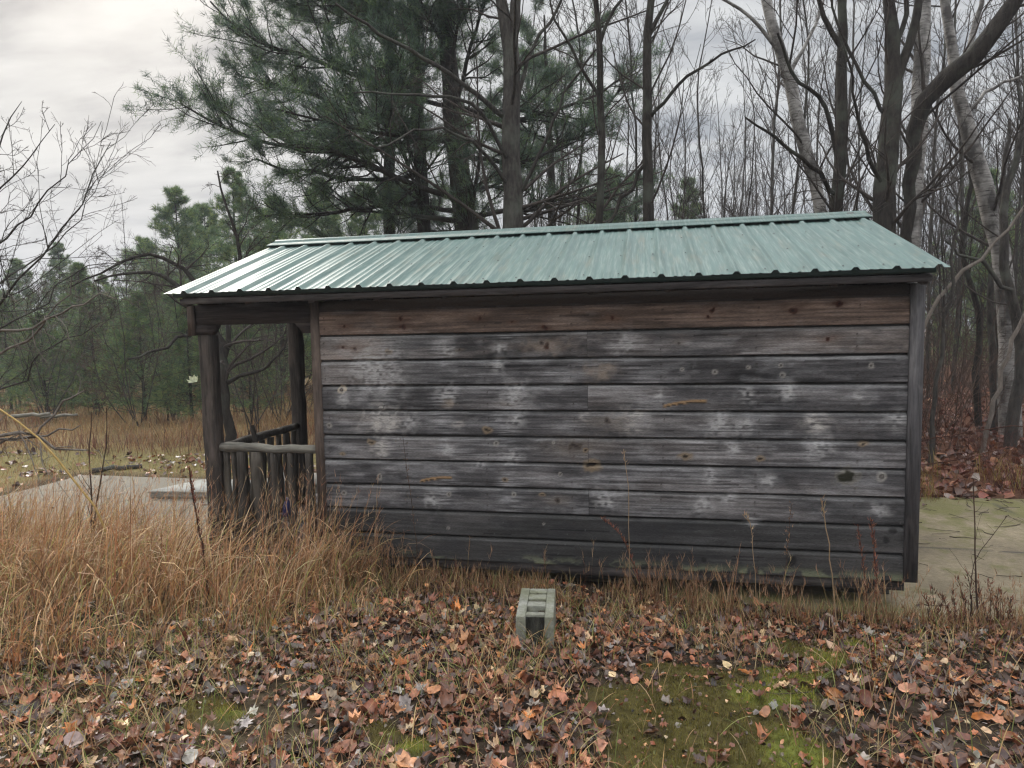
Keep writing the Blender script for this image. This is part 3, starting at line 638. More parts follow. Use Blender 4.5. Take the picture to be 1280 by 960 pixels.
clump = fbm(x, y, 3.5, 19); az = rng.normal(.5, 1.0, n)+(clump-.5)*3
blades(mb, np.stack([x, y, gz(x, y)-.01], -1), hgt*1.15, rng.uniform(.003, .0065, n), az, rng.uniform(.02, .45, n), rng.uniform(.4, 2.9, n), pal(n, DRY, [3, 3, 2.6, 2, 1.6, 1.5], .3), 6)
# seed plumes on part of it
k = rng.random(n) < .2; m_ = int(k.sum()); hx2 = hgt[k]*1.35
Cc = blades(mb, np.stack([x[k], y[k], gz(x[k], y[k])], -1), hx2, np.full(m_, .0022), az[k], rng.uniform(.0, .15, m_), rng.uniform(.1, .8, m_), pal(m_, DRY, [2, 3, 1, 2, 0, 1]), 6)
for s_ in range(9):
    t_ = rng.uniform(.62, 1, m_); i0 = np.minimum((t_*6).astype(int), 5); fr = t_*6-i0; pos = Cc[np.arange(m_), i0]*(1-fr)[:, None]+Cc[np.arange(m_), i0+1]*fr[:, None]
    blades(mb, pos, rng.uniform(.03, .085, m_), np.full(m_, .003), az[k]+rng.normal(0, .9, m_), rng.uniform(.2, .9, m_), rng.uniform(.2, 1, m_), pal(m_, [(.52, .38, .25), (.40, .24, .13), (.30, .15, .08)]), 2)
tag(mb.build('tall_dry_grass', m_grass), 'tall tan dry grass with plumes filling the left foreground', 'grass', kind='stuff')

# grass at the wall base and sparse tufts through the leaves
mb = MB()
def wb_d(x, y): return sm(-.62, -.2, y)*(1-sm(-.09, -.04, y))*sm(.3, .6, fbm(x, y*2, 4, 23))*sm(0, .3, x)*(1-.3*sm(2, 4.6, x))
x, y = scatter(7500, .0, 4.7, -.9, -.04, wb_d); n = len(x)
hgt = rng.uniform(.05, .19, n)+(rng.random(n) < .2*sm(.42, .6, fbm(x, y, 5, 77)))*rng.uniform(.08, .26, n)
az = rng.uniform(0, 2*PI, n)
Cc = blades(mb, np.stack([x, y, gz(x, y)-.01], -1), hgt, rng.uniform(.002, .0042, n), az, rng.uniform(0, .4, n), rng.uniform(.1, 1.3, n), pal(n, [(.30, .17, .09), (.36, .25, .13), (.20, .09, .05), (.15, .14, .05), (.27, .20, .09)], [3, 3, 3, 1, 2]), 5)
k = hgt > .2; m_ = int(k.sum())
for s_ in range(11):
    pos = Cc[k, 5]*rng.uniform(.0, 1, (m_, 1))**.5; pos = Cc[k, 3]+(Cc[k, 5]-Cc[k, 3])*rng.random((m_, 1))
    blades(mb, pos, rng.uniform(.03, .07, m_), np.full(m_, .003), rng.uniform(0, 2*PI, m_), rng.uniform(.1, .6, m_), rng.uniform(.1, .8, m_), pal(m_, [(.40, .26, .16), (.30, .16, .09)]), 2)
def tuft_d(x, y): return (.25+.3*sm(1.2, -.2, x)+.75*sm(.45, .65, fbm(x, y, 2.6, 25)))*(1-.4*sm(1.5, 3, x))*(1-.85*blobs(x, y, MOSS))
x, y = scatter(18000, -2.8, 6, -3.0, -.2, tuft_d); n = len(x)
blades(mb, np.stack([x, y, gz(x, y)-.01], -1), rng.uniform(.05, .22, n), rng.uniform(.002, .0045, n), rng.uniform(0, 2*PI, n), rng.uniform(.1, .9, n), rng.uniform(.2, 1.5, n),
       pal(n, [(.38, .26, .13), (.30, .16, .08), (.14, .17, .045), (.22, .23, .07), (.42, .32, .17)], [3.4, 3, 2.2, 2.4, 2.6]), 5)
tag(mb.build('short_dry_grass', m_grass), 'short dry grass tufts between the fallen leaves and at the wall foot', 'grass', kind='stuff')

# fallen leaves
def leaf_template(kind):
    if kind == 0:   # maple: five lobes
        ang = np.radians([-90, -62, -38, -12, 8, 28, 52, 70, 90, 110, 128, 152, 172, 192, 218, 242]); r = np.array([.28, .62, .42, .95, .52, .66, .98, .50, 1.12, .50, .98, .66, .52, .95, .42, .62])
    elif kind == 1: # oval
        ang = np.linspace(-PI/2, 1.5*PI, 13)[:-1]; r = .62+.36*np.abs(np.sin(ang))**1.5
    else:           # broad toothed
        ang = np.linspace(-PI/2, 1.5*PI, 15)[:-1]; r = .85+.13*np.cos(np.arange(14)*PI); r[0] = .6
    return np.stack([np.cos(ang)*r, np.sin(ang)*r], -1)
LT = [leaf_template(k) for k in range(3)]
def leaves(mb, x, y, z, size, T, tilt=.35, simple=False):
    kinds = rng.choice(3, len(x), p=[.45, .25, .3])
    for kd in range(3):
        s = kinds == kd; B = int(s.sum())
        if not B: continue
        o = LT[kd][::2] if simple else LT[kd]; m = len(o)
        u = o[None]*size[s][:, None, None]*rng.uniform(.75, 1.1, (B, 1, 2))
        c1 = rng.normal(.2, 1.5, (B, 1)); c2 = rng.normal(0.5, 1.2, (B, 1)); fold = rng.normal(.25, .25, (B, 1))
        sz = size[s][:, None]
        h = (c1*u[..., 0]**2+c2*u[..., 1]**2)/sz*.45+fold*np.abs(u[..., 0])+rng.normal(0, .07, (B, m))*sz
        V = np.concatenate([u, h[..., None]], -1); V = np.concatenate([V, np.zeros((B, 1, 3))], 1)
        rz = rng.uniform(0, 2*PI, B); tx = rng.normal(0, tilt, B); ty = rng.normal(0, tilt, B)
        c, s_ = np.cos(tx)[:, None], np.sin(tx)[:, None]; V = np.stack([V[..., 0], c*V[..., 1]-s_*V[..., 2], s_*V[..., 1]+c*V[..., 2]], -1)
        c, s_ = np.cos(ty)[:, None], np.sin(ty)[:, None]; V = np.stack([c*V[..., 0]+s_*V[..., 2], V[..., 1], -s_*V[..., 0]+c*V[..., 2]], -1)
        c, s_ = np.cos(rz)[:, None], np.sin(rz)[:, None]; V = np.stack([c*V[..., 0]-s_*V[..., 1], s_*V[..., 0]+c*V[..., 1], V[..., 2]], -1)
        V = V+np.stack([x[s], y[s], z[s]], -1)[:, None]
        j = np.arange(m); f = np.stack([j, (j+1) % m, np.full(m, m)], -1)
        mb.add(V, F3=(f[None]+(np.arange(B)*(m+1))[:, None, None]).reshape(-1, 3), T=(T[s][:, None]*np.concatenate([np.clip(1+rng.normal(0, .16, (B, m, 1)), .5, 1.6), np.full((B, 1, 1), .72)], 1)).reshape(-1, 3))
LEAF = [(.18, .066, .034), (.30, .125, .06), (.12, .058, .034), (.42, .20, .095), (.14, .105, .082), (.235, .20, .175), (.38, .13, .035), (.07, .036, .028), (.42, .29, .17)]
LW = [4, 2.8, 3.6, 1.1, 1.4, .8, .45, 3.2, .8]
def leaf_d(x, y):
    d = .36+.64*sm(.32, .55, fbm(x, y, 2.2, 27)); d = d*(1-.96*np.clip(blobs(x, y, MOSS)+blobs(x, y, MOSSB), 0, 1))
    f = front_line(flat(x, y)[0])
    d = d*(1-.75*sm(f+.1, f+.7, flat(x, y)[1])*(1-sm(.3, 1.1, x)))
    return d*(1-.8*in_pad(x, y))*(1-.65*sm(-.32, -.16, y)*(1-sm(4.0, 4.4, x)))
mb = MB()
x, y = scatter(22000, -2.8, 6.2, -3.3, -.02, leaf_d); n = len(x); z = gz(x, y)+rng.random(n)**1.5*.035+.004
leaves(mb, x, y, z, rng.uniform(.016, .036, n)*rng.choice([.7, 1, 1.3], n), pal(n, LEAF, LW, .34), .30)
x, y = scatter(9000, -2.8, 6, -2.9, -.1, lambda x, y: .55+.2*np.clip(blobs(x, y, MOSS), 0, 1)); n = len(x); leaves(mb, x, y, gz(x, y)+.014, rng.uniform(.004, .015, n), pal(n, LEAF+[(.10, .09, .03)], LW+[2], .35), .5, True)
tag(mb.build('fallen_leaves', m_leaf), 'wet brown fallen leaves carpeting the foreground', 'fallen leaves', kind='stuff')
mb = MB()
def wood_leaf_d(x, y): return sm(2.98, 3.2, y+.1*(fbm(x, y, 3, 5)-.5))*(.25+.75*sm(14, 4, y))
x, y = scatter(9000, 4.2, 17, 2.9, 15, wood_leaf_d); n = len(x)
leaves(mb, x, y, gz(x, y)+rng.random(n)*.06, rng.uniform(.035, .075, n), pal(n, [(.16, .05, .028), (.22, .085, .045), (.11, .045, .03), (.20, .15, .13), (.27, .12, .06)], [3, 3, 3, 1.2, 1]), .5, True)
def pl_d(x, y): return (.35*sm(.5, .7, fbm(x, y, 2, 33))+.9*sm(2.6, 3.05, y)*sm(.35, .6, fbm(x, y, 1.5, 34))+.6*sm(.35, 0, y))*((x > 4.1) | (x < -1.2))
x, y = scatter(420, -5.2, 8, -.1, 3.1, pl_d); leaves(mb, x, y, np.full(len(x), -.180), rng.uniform(.02, .04, len(x)), pal(len(x), LEAF, LW), .25, True)
x, y = scatter(500, -9, -1.4, 3.0, 4.6, lambda x, y: sm(.4, .65, fbm(x, y, 1.8, 35))); leaves(mb, x, y, gz(x, y)+.02, rng.uniform(.03, .055, len(x)), pal(len(x), LEAF, LW), .3, True)
x, y = scatter(350, -9, -5.1, .6, 3.2, lambda x, y: sm(.4, .65, fbm(x, y, 1.8, 35))); leaves(mb, x, y, gz(x, y)+.02, rng.uniform(.03, .055, len(x)), pal(len(x), LEAF, LW), .3, True)
tag(mb.build('woodland_leaves', m_leaf), 'red brown leaf litter on the woodland floor right of the shed', 'fallen leaves', kind='stuff')
# twigs dropped on the pad and in the leaves
mb = MB(); x, y = scatter(150, 4.15, 8, -.1, 3.1, lambda x, y: .3+.7*sm(1.2, 1.5, y)); x2, y2 = scatter(70, -1.5, 5, -2.4, -.3, lambda x, y: 1+0*x); x3, y3 = scatter(30, -5, -1.5, 1.2, 3, lambda x, y: 1+0*x)
x = np.concatenate([x, x2, x3]); y = np.concatenate([y, y2, y3]); n = len(x); a_ = rng.uniform(0, 2*PI, n); l_ = rng.uniform(.05, .32, n); tt = np.linspace(-.5, .5, 5)
Q = np.stack([x[:, None]+np.cos(a_)[:, None]*l_[:, None]*tt, y[:, None]+np.sin(a_)[:, None]*l_[:, None]*tt, np.zeros((n, 5))], -1)+rng.normal(0, .008, (n, 5, 3))*np.array([1, 1, .3]); Q[..., 2] += np.maximum(gz(Q[..., 0], Q[..., 1])+.012, -.184)
mb.tubes(Q, np.linspace(1, .5, 5)[None]*rng.uniform(.0015, .0045, (n, 1)), 4)
tag(mb.build('twig_litter', bark_mat('twig_litter_bark', (.03, .022, .016), (.11, .085, .065)), smooth=True), 'small fallen twigs strewn over the concrete and leaves', 'twigs', kind='stuff')
# moss
mb = MB()
x, y = scatter(60000, -.5, 4.2, -2.6, -.3, lambda x, y: np.clip(blobs(x, y, MOSS)+blobs(x, y, MOSSB), 0, 1)); n = len(x); br = (blobs(x, y, MOSSB)*sm(.3, .55, fbm(x, y, 12, 69)))[:, None]
hh_ = (.45+1.1*fbm(x, y, 16, 70))[:, None]; T = hh_*pal(n, [(.125, .105, .026), (.175, .145, .038), (.085, .062, .024), (.14, .125, .024)])*(1-br)+pal(n, [(.25, .245, .034), (.33, .31, .055), (.17, .155, .035)])*br
blades(mb, np.stack([x, y, gz(x, y)-.003], -1), rng.uniform(.008, .026, n)*(.3+1.8*fbm(x, y, 14, 64)), rng.uniform(.0018, .0036, n), rng.uniform(0, 2*PI, n), rng.uniform(0, .8, n), rng.uniform(0, .8, n), T, 2)
tag(mb.build('moss', m_grass), 'green moss patch among the fallen leaves at lower right', 'moss', kind='stuff')

# field on the left and strip of short green grass before it
mb = MB()
def fd(x, y): return sm(4.0, 5.4, y+.9*(fbm(x, y, .7, 29)-.5))*(1-sm(0, 4, x-.35*y))*(.35+.65*sm(.3, .5, fbm(x, y, .5, 37)))
for (cnt, ya, yb, wmul) in ((15000, 3.6, 9, 1.2), (13000, 9, 18, 2.2), (9000, 18, 34, 4)):
    x, y = scatter(cnt, -8-yb*1.25, 1.5+.2*yb, ya, yb, fd); n = len(x)
    zone = fbm(x, y, .35, 38); red = sm(.40, .60, .6*zone+.4*fbm(x, y, 1.5, 67))[:, None]
    T = pal(n, [(.33, .20, .095), (.26, .15, .07), (.38, .27, .13)])*(1-red)+pal(n, [(.14, .065, .04), (.20, .09, .05), (.09, .05, .035)])*red
    blades(mb, np.stack([x, y, gz(x, y)-.02], -1), rng.uniform(.18, .6, n)*(.35+1.0*fbm(x, y, .9, 66)), rng.uniform(.004, .008, n)*wmul, rng.uniform(0, 2*PI, n), rng.uniform(0, .6, n), rng.uniform(.2, 1.8, n), T, 4)
tag(mb.build('field_grass', m_grass), 'brown dead meadow grass beyond the concrete on the left', 'grass', kind='stuff')
mb = MB()
def sg(x, y): return np.clip((sm(3.05, 3.3, y)*(1-sm(4.6, 6, y))*(1-sm(-1.6, -1, x)) + (1-sm(-5.5, -5.25, x))*sm(.2, 1, y)*(1-sm(4.5, 6, y))), 0, 1)*sm(.25, .55, fbm(x, y, 2, 39))
x, y = scatter(12000, -11, 0, .2, 6, sg); n = len(x)
blades(mb, np.stack([x, y, gz(x, y)-.01], -1), rng.uniform(.03, .11, n), rng.uniform(.003, .007, n), rng.uniform(0, 2*PI, n), rng.uniform(.1, .8, n), rng.uniform(.1, 1, n), pal(n, [(.25, .205, .07), (.17, .15, .045), (.32, .23, .095), (.20, .12, .055)]), 3)
x, y = scatter(2600, 4.2, 9, 2.9, 4.3, lambda x, y: sm(.45, .65, fbm(x, y, 1.6, 43))); n = len(x)
blades(mb, np.stack([x, y, gz(x, y)-.01], -1), rng.uniform(.1, .45, n), rng.uniform(.003, .006, n), rng.uniform(0, 2*PI, n), rng.uniform(0, .5, n), rng.uniform(.1, 1, n), pal(n, [(.26, .20, .06), (.16, .07, .045), (.22, .11, .06)]), 4)
tag(mb.build('verge_grass', m_grass), 'short yellow green grass edging the concrete pad', 'grass', kind='stuff')

# ------------------------------------------------------------------ trees
def grow(parent, nchild, t0, t1, ang, lenr, rr, nseg, wander, up, rmin=.002, plane=None, r_=rng, taper=.25, lenpow=.4, jit=.35):
    """vectorised branching: parent = (P (B,n,3), R (B,n), Len (B)); returns the same for the children"""
    Pp, R, Ln = parent; B, n, _ = Pp.shape
    par = np.repeat(np.arange(B), nchild); m = len(par)
    t = r_.uniform(t0, t1, m); f = t*(n-1); i = np.minimum(f.astype(int), n-2); fr = (f-i)[:, None]
    pos = Pp[par, i]*(1-fr)+Pp[par, i+1]*fr; rad = R[par, i]*(1-fr[:, 0])+R[par, i+1]*fr[:, 0]
    tan = norm(Pp[par, i+1]-Pp[par, i])
    rv = r_.normal(size=(m, 3))
    if plane is not None: rv[:, 2] *= plane
    perp = norm(rv-(rv*tan).sum(1, keepdims=True)*tan)
    a = np.radians(r_.normal(ang, ang*.22, m))[:, None]
    d = norm(np.cos(a)*tan+np.sin(a)*perp)
    ln = Ln[par]*lenr*(1-t*(1-lenpow))*r_.uniform(1-jit, 1+jit, m)
    Q = np.empty((m, nseg+1, 3)); Q[:, 0] = pos
    for s in range(nseg):
        d = norm(d+r_.normal(0, wander, (m, 3))+np.array([0, 0, up])); Q[:, s+1] = Q[:, s]+d*(ln/nseg)[:, None]
    r0 = np.maximum(np.minimum(rad*rr, rad*.85), rmin); RR = np.maximum(r0[:, None]*np.linspace(1, taper, nseg+1)[None], rmin*.7)
    return Q, RR, ln
def poly(pts, radii, n=16, wob=.0, r_=rng):
    pts = np.array(pts, float); d = np.concatenate([[0], np.cumsum(np.linalg.norm(np.diff(pts, axis=0), axis=1))]); t = np.linspace(0, d[-1], n)
    # smooth through a Catmull-Rom like cubic per axis
    def ci(y):
        m = np.gradient(y, d); i = np.clip(np.searchsorted(d, t, 'right')-1, 0, len(d)-2); h = d[i+1]-d[i]; s = (t-d[i])/h
        return (2*s**3-3*s**2+1)*y[i]+(s**3-2*s**2+s)*h*m[i]+(-2*s**3+3*s**2)*y[i+1]+(s**3-s**2)*h*m[i+1]
    Q = np.stack([ci(pts[:, k]) for k in range(3)], -1); Q[1:] += r_.normal(0, wob, (n-1, 3)) if wob else 0
    return Q[None], np.interp(t, d, radii)[None], np.array([d[-1]])
def tree(name, label, cat, trunks, mats, levels, group=None, base=None, first_child=None, tw_t0=.3, crown='branches', ksides=9):
    """trunks: list of (P,R,len) guided limbs; levels: branch specs applied to all of them"""
    base = trunks[0][0][0, 0] if base is None else base
    root = thing(name, label, cat, base, 0, group)
    tr = MB(); br = MB()
    for Tk in trunks: tr.tubes(Tk[0]-base, Tk[1], ksides)
    for Tk in trunks:
        cur = Tk
        for li, kw in enumerate(levels):
            kw = dict(kw)
            if li == 0: kw['nchild'] = max(2, int(kw['nchild']*Tk[2][0]/8))
            cur = grow(cur, **kw)
            (tr if li == 0 and kw.get('rr', 0) > .45 else br).tubes(cur[0]-base, cur[1], 5 if li == 0 else (4 if li == 1 else 3))
    tr.build('trunk', mats[0], root, smooth=True)
    if br.n: br.build(crown, mats[1], root, smooth=True)
    return root
b_dark = bark_mat('dark_bark', (.012, .010, .0085), (.05, .042, .035), (.066, .07, .055))
b_grey = bark_mat('grey_bark', (.022, .019, .017), (.08, .071, .062), (.095, .10, .08))
b_twig = bark_mat('twig_bark', (.027, .022, .019), (.085, .07, .061))
b_pale = bark_mat('pale_twig_bark', (.09, .078, .066), (.20, .17, .145))
b_red = bark_mat('reddish_stem', (.05, .022, .017), (.13, .06, .042))
m_birch, nt, b = new_mat('birch_bark')
v = coords(nt); n1 = noise(nt, coords(nt, (1, 1, 7)), 5, 6, .7); n2 = noise(nt, coords(nt, (1, 1, .7)), 1.5, 5, .65)
c = ramp(nt, n1, [(.36, (.035, .030, .028)), (.44, (.23, .215, .20)), (.7, (.40, .385, .365))])
c = mix(nt, ramp(nt, n2, [(.45, g(0)), (.56, g(.9))]), c, (.04, .034, .03)); L(nt, c, b.inputs['Base Color']); b.inputs['Roughness'].default_value = .8; bump(nt, n1, b, .5, .015)

def gtrunk(pts, d, base_ext=True, n=22, wob=.012):
    """guided limb from picture points (u, v, width px) at distance d; extended down to the ground"""
    W_ = [at(u, v, d if not isinstance(d, (list, tuple)) else dd) for (u, v, w), dd in zip(pts, d if isinstance(d, (list, tuple)) else [d]*len(pts))]
    dd = d if not isinstance(d, (list, tuple)) else d[0]
    R_ = [w*dd/F/2 for u, v, w in pts]
    if base_ext:
        a, c = W_[0], W_[1]; k = (a[2]+.22)/max(.1, c[2]-a[2]); k = min(k, 2.0); bpt = a-(c-a)*k*.6; bpt[2] = float(gz(bpt[0], bpt[1]))-.1
        W_ = [bpt]+W_; R_ = [R_[0]*1.3]+R_
    return poly(W_, R_, n, wob)
HARD = [dict(nchild=13, t0=.25, t1=.98, ang=46, lenr=.26, rr=.21, nseg=7, wander=.11, up=.08, rmin=.005),
        dict(nchild=6, t0=.2, t1=1, ang=42, lenr=.5, rr=.55, nseg=5, wander=.17, up=.06, rmin=.0035),
        dict(nchild=5, t0=.2, t1=1, ang=40, lenr=.5, rr=.6, nseg=3, wander=.18, up=.05, rmin=.0024)]
THIN = [dict(nchild=12, t0=.3, t1=.98, ang=38, lenr=.22, rr=.24, nseg=6, wander=.12, up=.14, rmin=.005),
        dict(nchild=5, t0=.2, t1=1, ang=38, lenr=.5, rr=.55, nseg=4, wander=.15, up=.08, rmin=.0035),
        dict(nchild=4, t0=.2, t1=1, ang=38, lenr=.5, rr=.6, nseg=3, wander=.15, up=.05, rmin=.0026)]
# A: tall forked grey trunk behind the middle of the roof
d = 9.5
A = [gtrunk([(641, 290, 27), (639, 180, 23), (637, 70, 21), (627, 10, 14), (615, -140, 10), (600, -320, 5)], d), gtrunk([(638, 80, 17), (645, 0, 13), (655, -120, 9), (665, -300, 4)], d, False),
     gtrunk([(636, 150, 7), (560, 90, 5), (470, 40, 4), (420, 5, 2.5)], [9.5, 9, 8.6, 8.3], False, 14, .012), gtrunk([(640, 165, 6), (665, 60, 4.5), (700, 5, 3.5), (715, -60, 2)], d, False, 14, .012),
     gtrunk([(640, 235, 5), (600, 185, 4), (545, 160, 3), (470, 185, 2)], [9.5, 9, 8.4, 8], False, 14, .014), gtrunk([(643, 255, 5), (680, 180, 4), (710, 110, 3), (745, 60, 2)], [9.5, 9.2, 9, 8.8], False, 14, .014),
     gtrunk([(638, 205, 5), (590, 130, 4), (520, 120, 3), (440, 115, 1.6)], [9.5, 8.8, 8.2, 7.8], False, 14, .014)]
DEAD = [dict(nchild=22, t0=.12, t1=.98, ang=62, lenr=.26, rr=.22, nseg=7, wander=.08, up=-.02, rmin=.005), dict(nchild=6, t0=.2, t1=1, ang=45, lenr=.5, rr=.55, nseg=4, wander=.2, up=.03, rmin=.0035), dict(nchild=3, t0=.2, t1=1, ang=40, lenr=.5, rr=.6, nseg=3, wander=.2, up=0, rmin=.0026)]
tree('bare_tree', 'tall grey forked trunk with bare sagging limbs behind the middle of the roof', 'tree', A, (b_grey, b_twig), DEAD)
tree('bare_tree', 'slim dark tree forking near the top, left of the thicker upright one over the ridge', 'tree',
     [gtrunk([(748, 285, 9.5), (752, 160, 9), (749, 60, 8), (742, -20, 6), (735, -150, 4), (730, -300, 2)], 9.0), gtrunk([(750, 55, 5), (765, 15, 4), (790, -20, 3), (800, -120, 1.5)], 9.0, False, 12, .012), gtrunk([(749, 120, 4.5), (715, 60, 3.5), (690, 10, 2.5), (680, -60, 1.5)], 9, False, 12, .012)], (b_dark, b_twig), THIN)
tree('bare_tree', 'dark upright tree with narrow forks over the ridge, just right of the slim one', 'tree',
     [gtrunk([(811, 277, 14), (808, 150, 12), (810, 60, 11), (812, 0, 9), (815, -120, 6), (812, -300, 3)], 8.6), gtrunk([(811, 45, 6), (828, 10, 5), (850, -60, 3.5), (860, -200, 2)], 8.6, False, 12, .012), gtrunk([(810, 150, 5), (850, 105, 4), (905, 65, 2.6), (945, 50, 1.5)], [8.6, 8.3, 8, 7.8], False, 12, .012),
      gtrunk([(810, 200, 5), (760, 280, 4.5), (735, 320, 4)], 8.6, False, 8, .03)], (b_dark, b_twig), THIN)
tree('birch_tree', 'pale birch leaning to the left above the right half of the roof', 'tree',
     [gtrunk([(1027, 264, 14), (1003, 170, 16), (980, 80, 14), (958, 0, 12), (935, -110, 9), (920, -300, 4)], 10.5), gtrunk([(985, 95, 6), (1010, 50, 4), (1030, 0, 3), (1040, -100, 2)], 10.5, False, 12, .012), gtrunk([(970, 60, 5), (930, 15, 4), (890, -10, 3), (860, -80, 2)], 10.5, False, 12, .012)], (m_birch, b_twig), HARD)
tree('bare_tree', 'dark straight tree with a low left fork, just right of the leaning birch', 'tree',
     [gtrunk([(1046, 264, 16), (1052, 150, 14), (1053, 60, 12), (1052, 0, 10), (1050, -120, 7), (1046, -300, 3)], 8.8), gtrunk([(1047, 200, 7), (1030, 130, 5), (990, 90, 4), (970, 40, 2.6)], [8.8, 8.6, 8.4, 8.2], False, 12, .012), gtrunk([(1049, 245, 6), (1010, 205, 5), (965, 170, 3.5), (930, 150, 2)], [8.8, 8.5, 8.2, 8], False, 12, .014),
      gtrunk([(1052, 60, 7), (1030, 20, 6), (1018, -50, 4), (1005, -180, 2)], 8.8, False, 12, .012)], (b_dark, b_twig), HARD)
tree('bare_tree', 'thick dark trunk dividing into upright stems at the right end of the ridge', 'tree',
     [gtrunk([(1103, 285, 27), (1110, 190, 24), (1116, 110, 21), (1113, 40, 15), (1108, -40, 11), (1100, -250, 5)], 8.2), gtrunk([(1116, 115, 13), (1135, 60, 11), (1150, -10, 9), (1165, -140, 6), (1170, -300, 3)], 8.2, False, 14, .012), gtrunk([(1113, 100, 7), (1130, 20, 6), (1128, -80, 4)], 8.2, False, 12, .012),
      gtrunk([(1112, 150, 5), (1070, 80, 4), (1045, 20, 3), (1040, -50, 2)], 8.2, False, 12, .014), gtrunk([(1106, 240, 6), (1085, 190, 5), (1068, 120, 3), (1060, 60, 2)], [8.2, 8, 7.8, 7.6], False, 12, .014)], (b_dark, b_twig), HARD)
tree('birch_tree', 'blotched birch with a thick dark limb sweeping up to the right', 'tree',
     [gtrunk([(1138, 300, 23), (1143, 220, 20), (1150, 140, 18), (1152, 60, 19), (1155, 0, 17), (1150, -120, 11), (1140, -300, 5)], 9.2)], (m_birch, b_twig), HARD)
limb = [gtrunk([(1146, 160, 20), (1172, 108, 24), (1215, 72, 22), (1250, 30, 20), (1275, -10, 17), (1300, -120, 11), (1320, -300, 4)], [8.9, 8.7, 8.5, 8.4, 8.3, 8.3, 8.3], False, 22, .02)]
limb[0] = gtrunk([(1136, 262, 13), (1140, 200, 16), (1150, 145, 19), (1175, 106, 23), (1215, 72, 22), (1250, 30, 20), (1275, -10, 17), (1300, -120, 11), (1320, -300, 4)], [8.9, 8.85, 8.8, 8.7, 8.5, 8.4, 8.3, 8.3, 8.3], True, 28, .02)
tree('bare_tree', 'dark bowed tree arching from the blotched birch towards the upper right corner', 'tree', limb, (b_dark, b_twig), HARD)
tree('birch_tree', 'whitest birch with black scars, leaning left near the right edge', 'tree',
     [gtrunk([(1246, 292, 20), (1226, 225, 21), (1207, 155, 17), (1196, 95, 13), (1184, 25, 11), (1172, -80, 8), (1160, -300, 3)], 9.6), gtrunk([(1200, 110, 7), (1213, 55, 7), (1228, -5, 5), (1240, -120, 3)], 9.6, False, 12, .012), gtrunk([(1206, 145, 5), (1240, 110, 4), (1285, 92, 3), (1320, 70, 2)], 9.6, False, 12, .012)], (m_birch, b_twig), HARD)
tree('bare_tree', 'lichen spotted leaning trunk in the woods at the far right edge', 'tree',
     [gtrunk([(1258, 620, 15), (1266, 520, 14), (1274, 420, 13), (1262, 350, 11), (1252, 270, 9), (1272, 190, 7), (1285, 60, 5), (1290, -100, 3)], 9.2, True, 24, .02), gtrunk([(1268, 380, 6), (1230, 330, 5), (1195, 318, 3), (1180, 300, 2)], 9.0, False, 10, .03)], (b_grey, b_twig), HARD)
for lab, p_, dd, mm in (('crooked dark stem beside the right corner of the shed', [(1228, 545, 8), (1222, 470, 8), (1225, 400, 7), (1205, 320, 6), (1215, 220, 5), (1200, 100, 3)], 10.5, b_dark),
                    ('short mossy trunk on the leaf bank between the corner and the lichen trunk', [(1241, 555, 10), (1243, 470, 9), (1238, 380, 8), (1250, 280, 6), (1262, 150, 4)], 10.2, b_grey),
                    ('thin pale stem slanting up to the right edge over the leaf bank', [(1243, 500, 5), (1262, 440, 5), (1290, 360, 4), (1310, 250, 3)], 9.0, b_pale),
                    ('pale stem slanting up behind the roof corner on the right', [(1160, 395, 4), (1195, 350, 5), (1235, 310, 4), (1290, 250, 3)], 8.4, b_pale),
                    ('forked pale sapling close to the shed corner on the right', [(1170, 470, 5), (1178, 400, 4), (1190, 350, 4), (1196, 280, 3), (1205, 180, 2)], 8.4, b_grey)):
    tree('slanting_tree', lab, 'tree', [gtrunk(p_, dd, True, 18, .02)], (mm, b_twig), THIN)

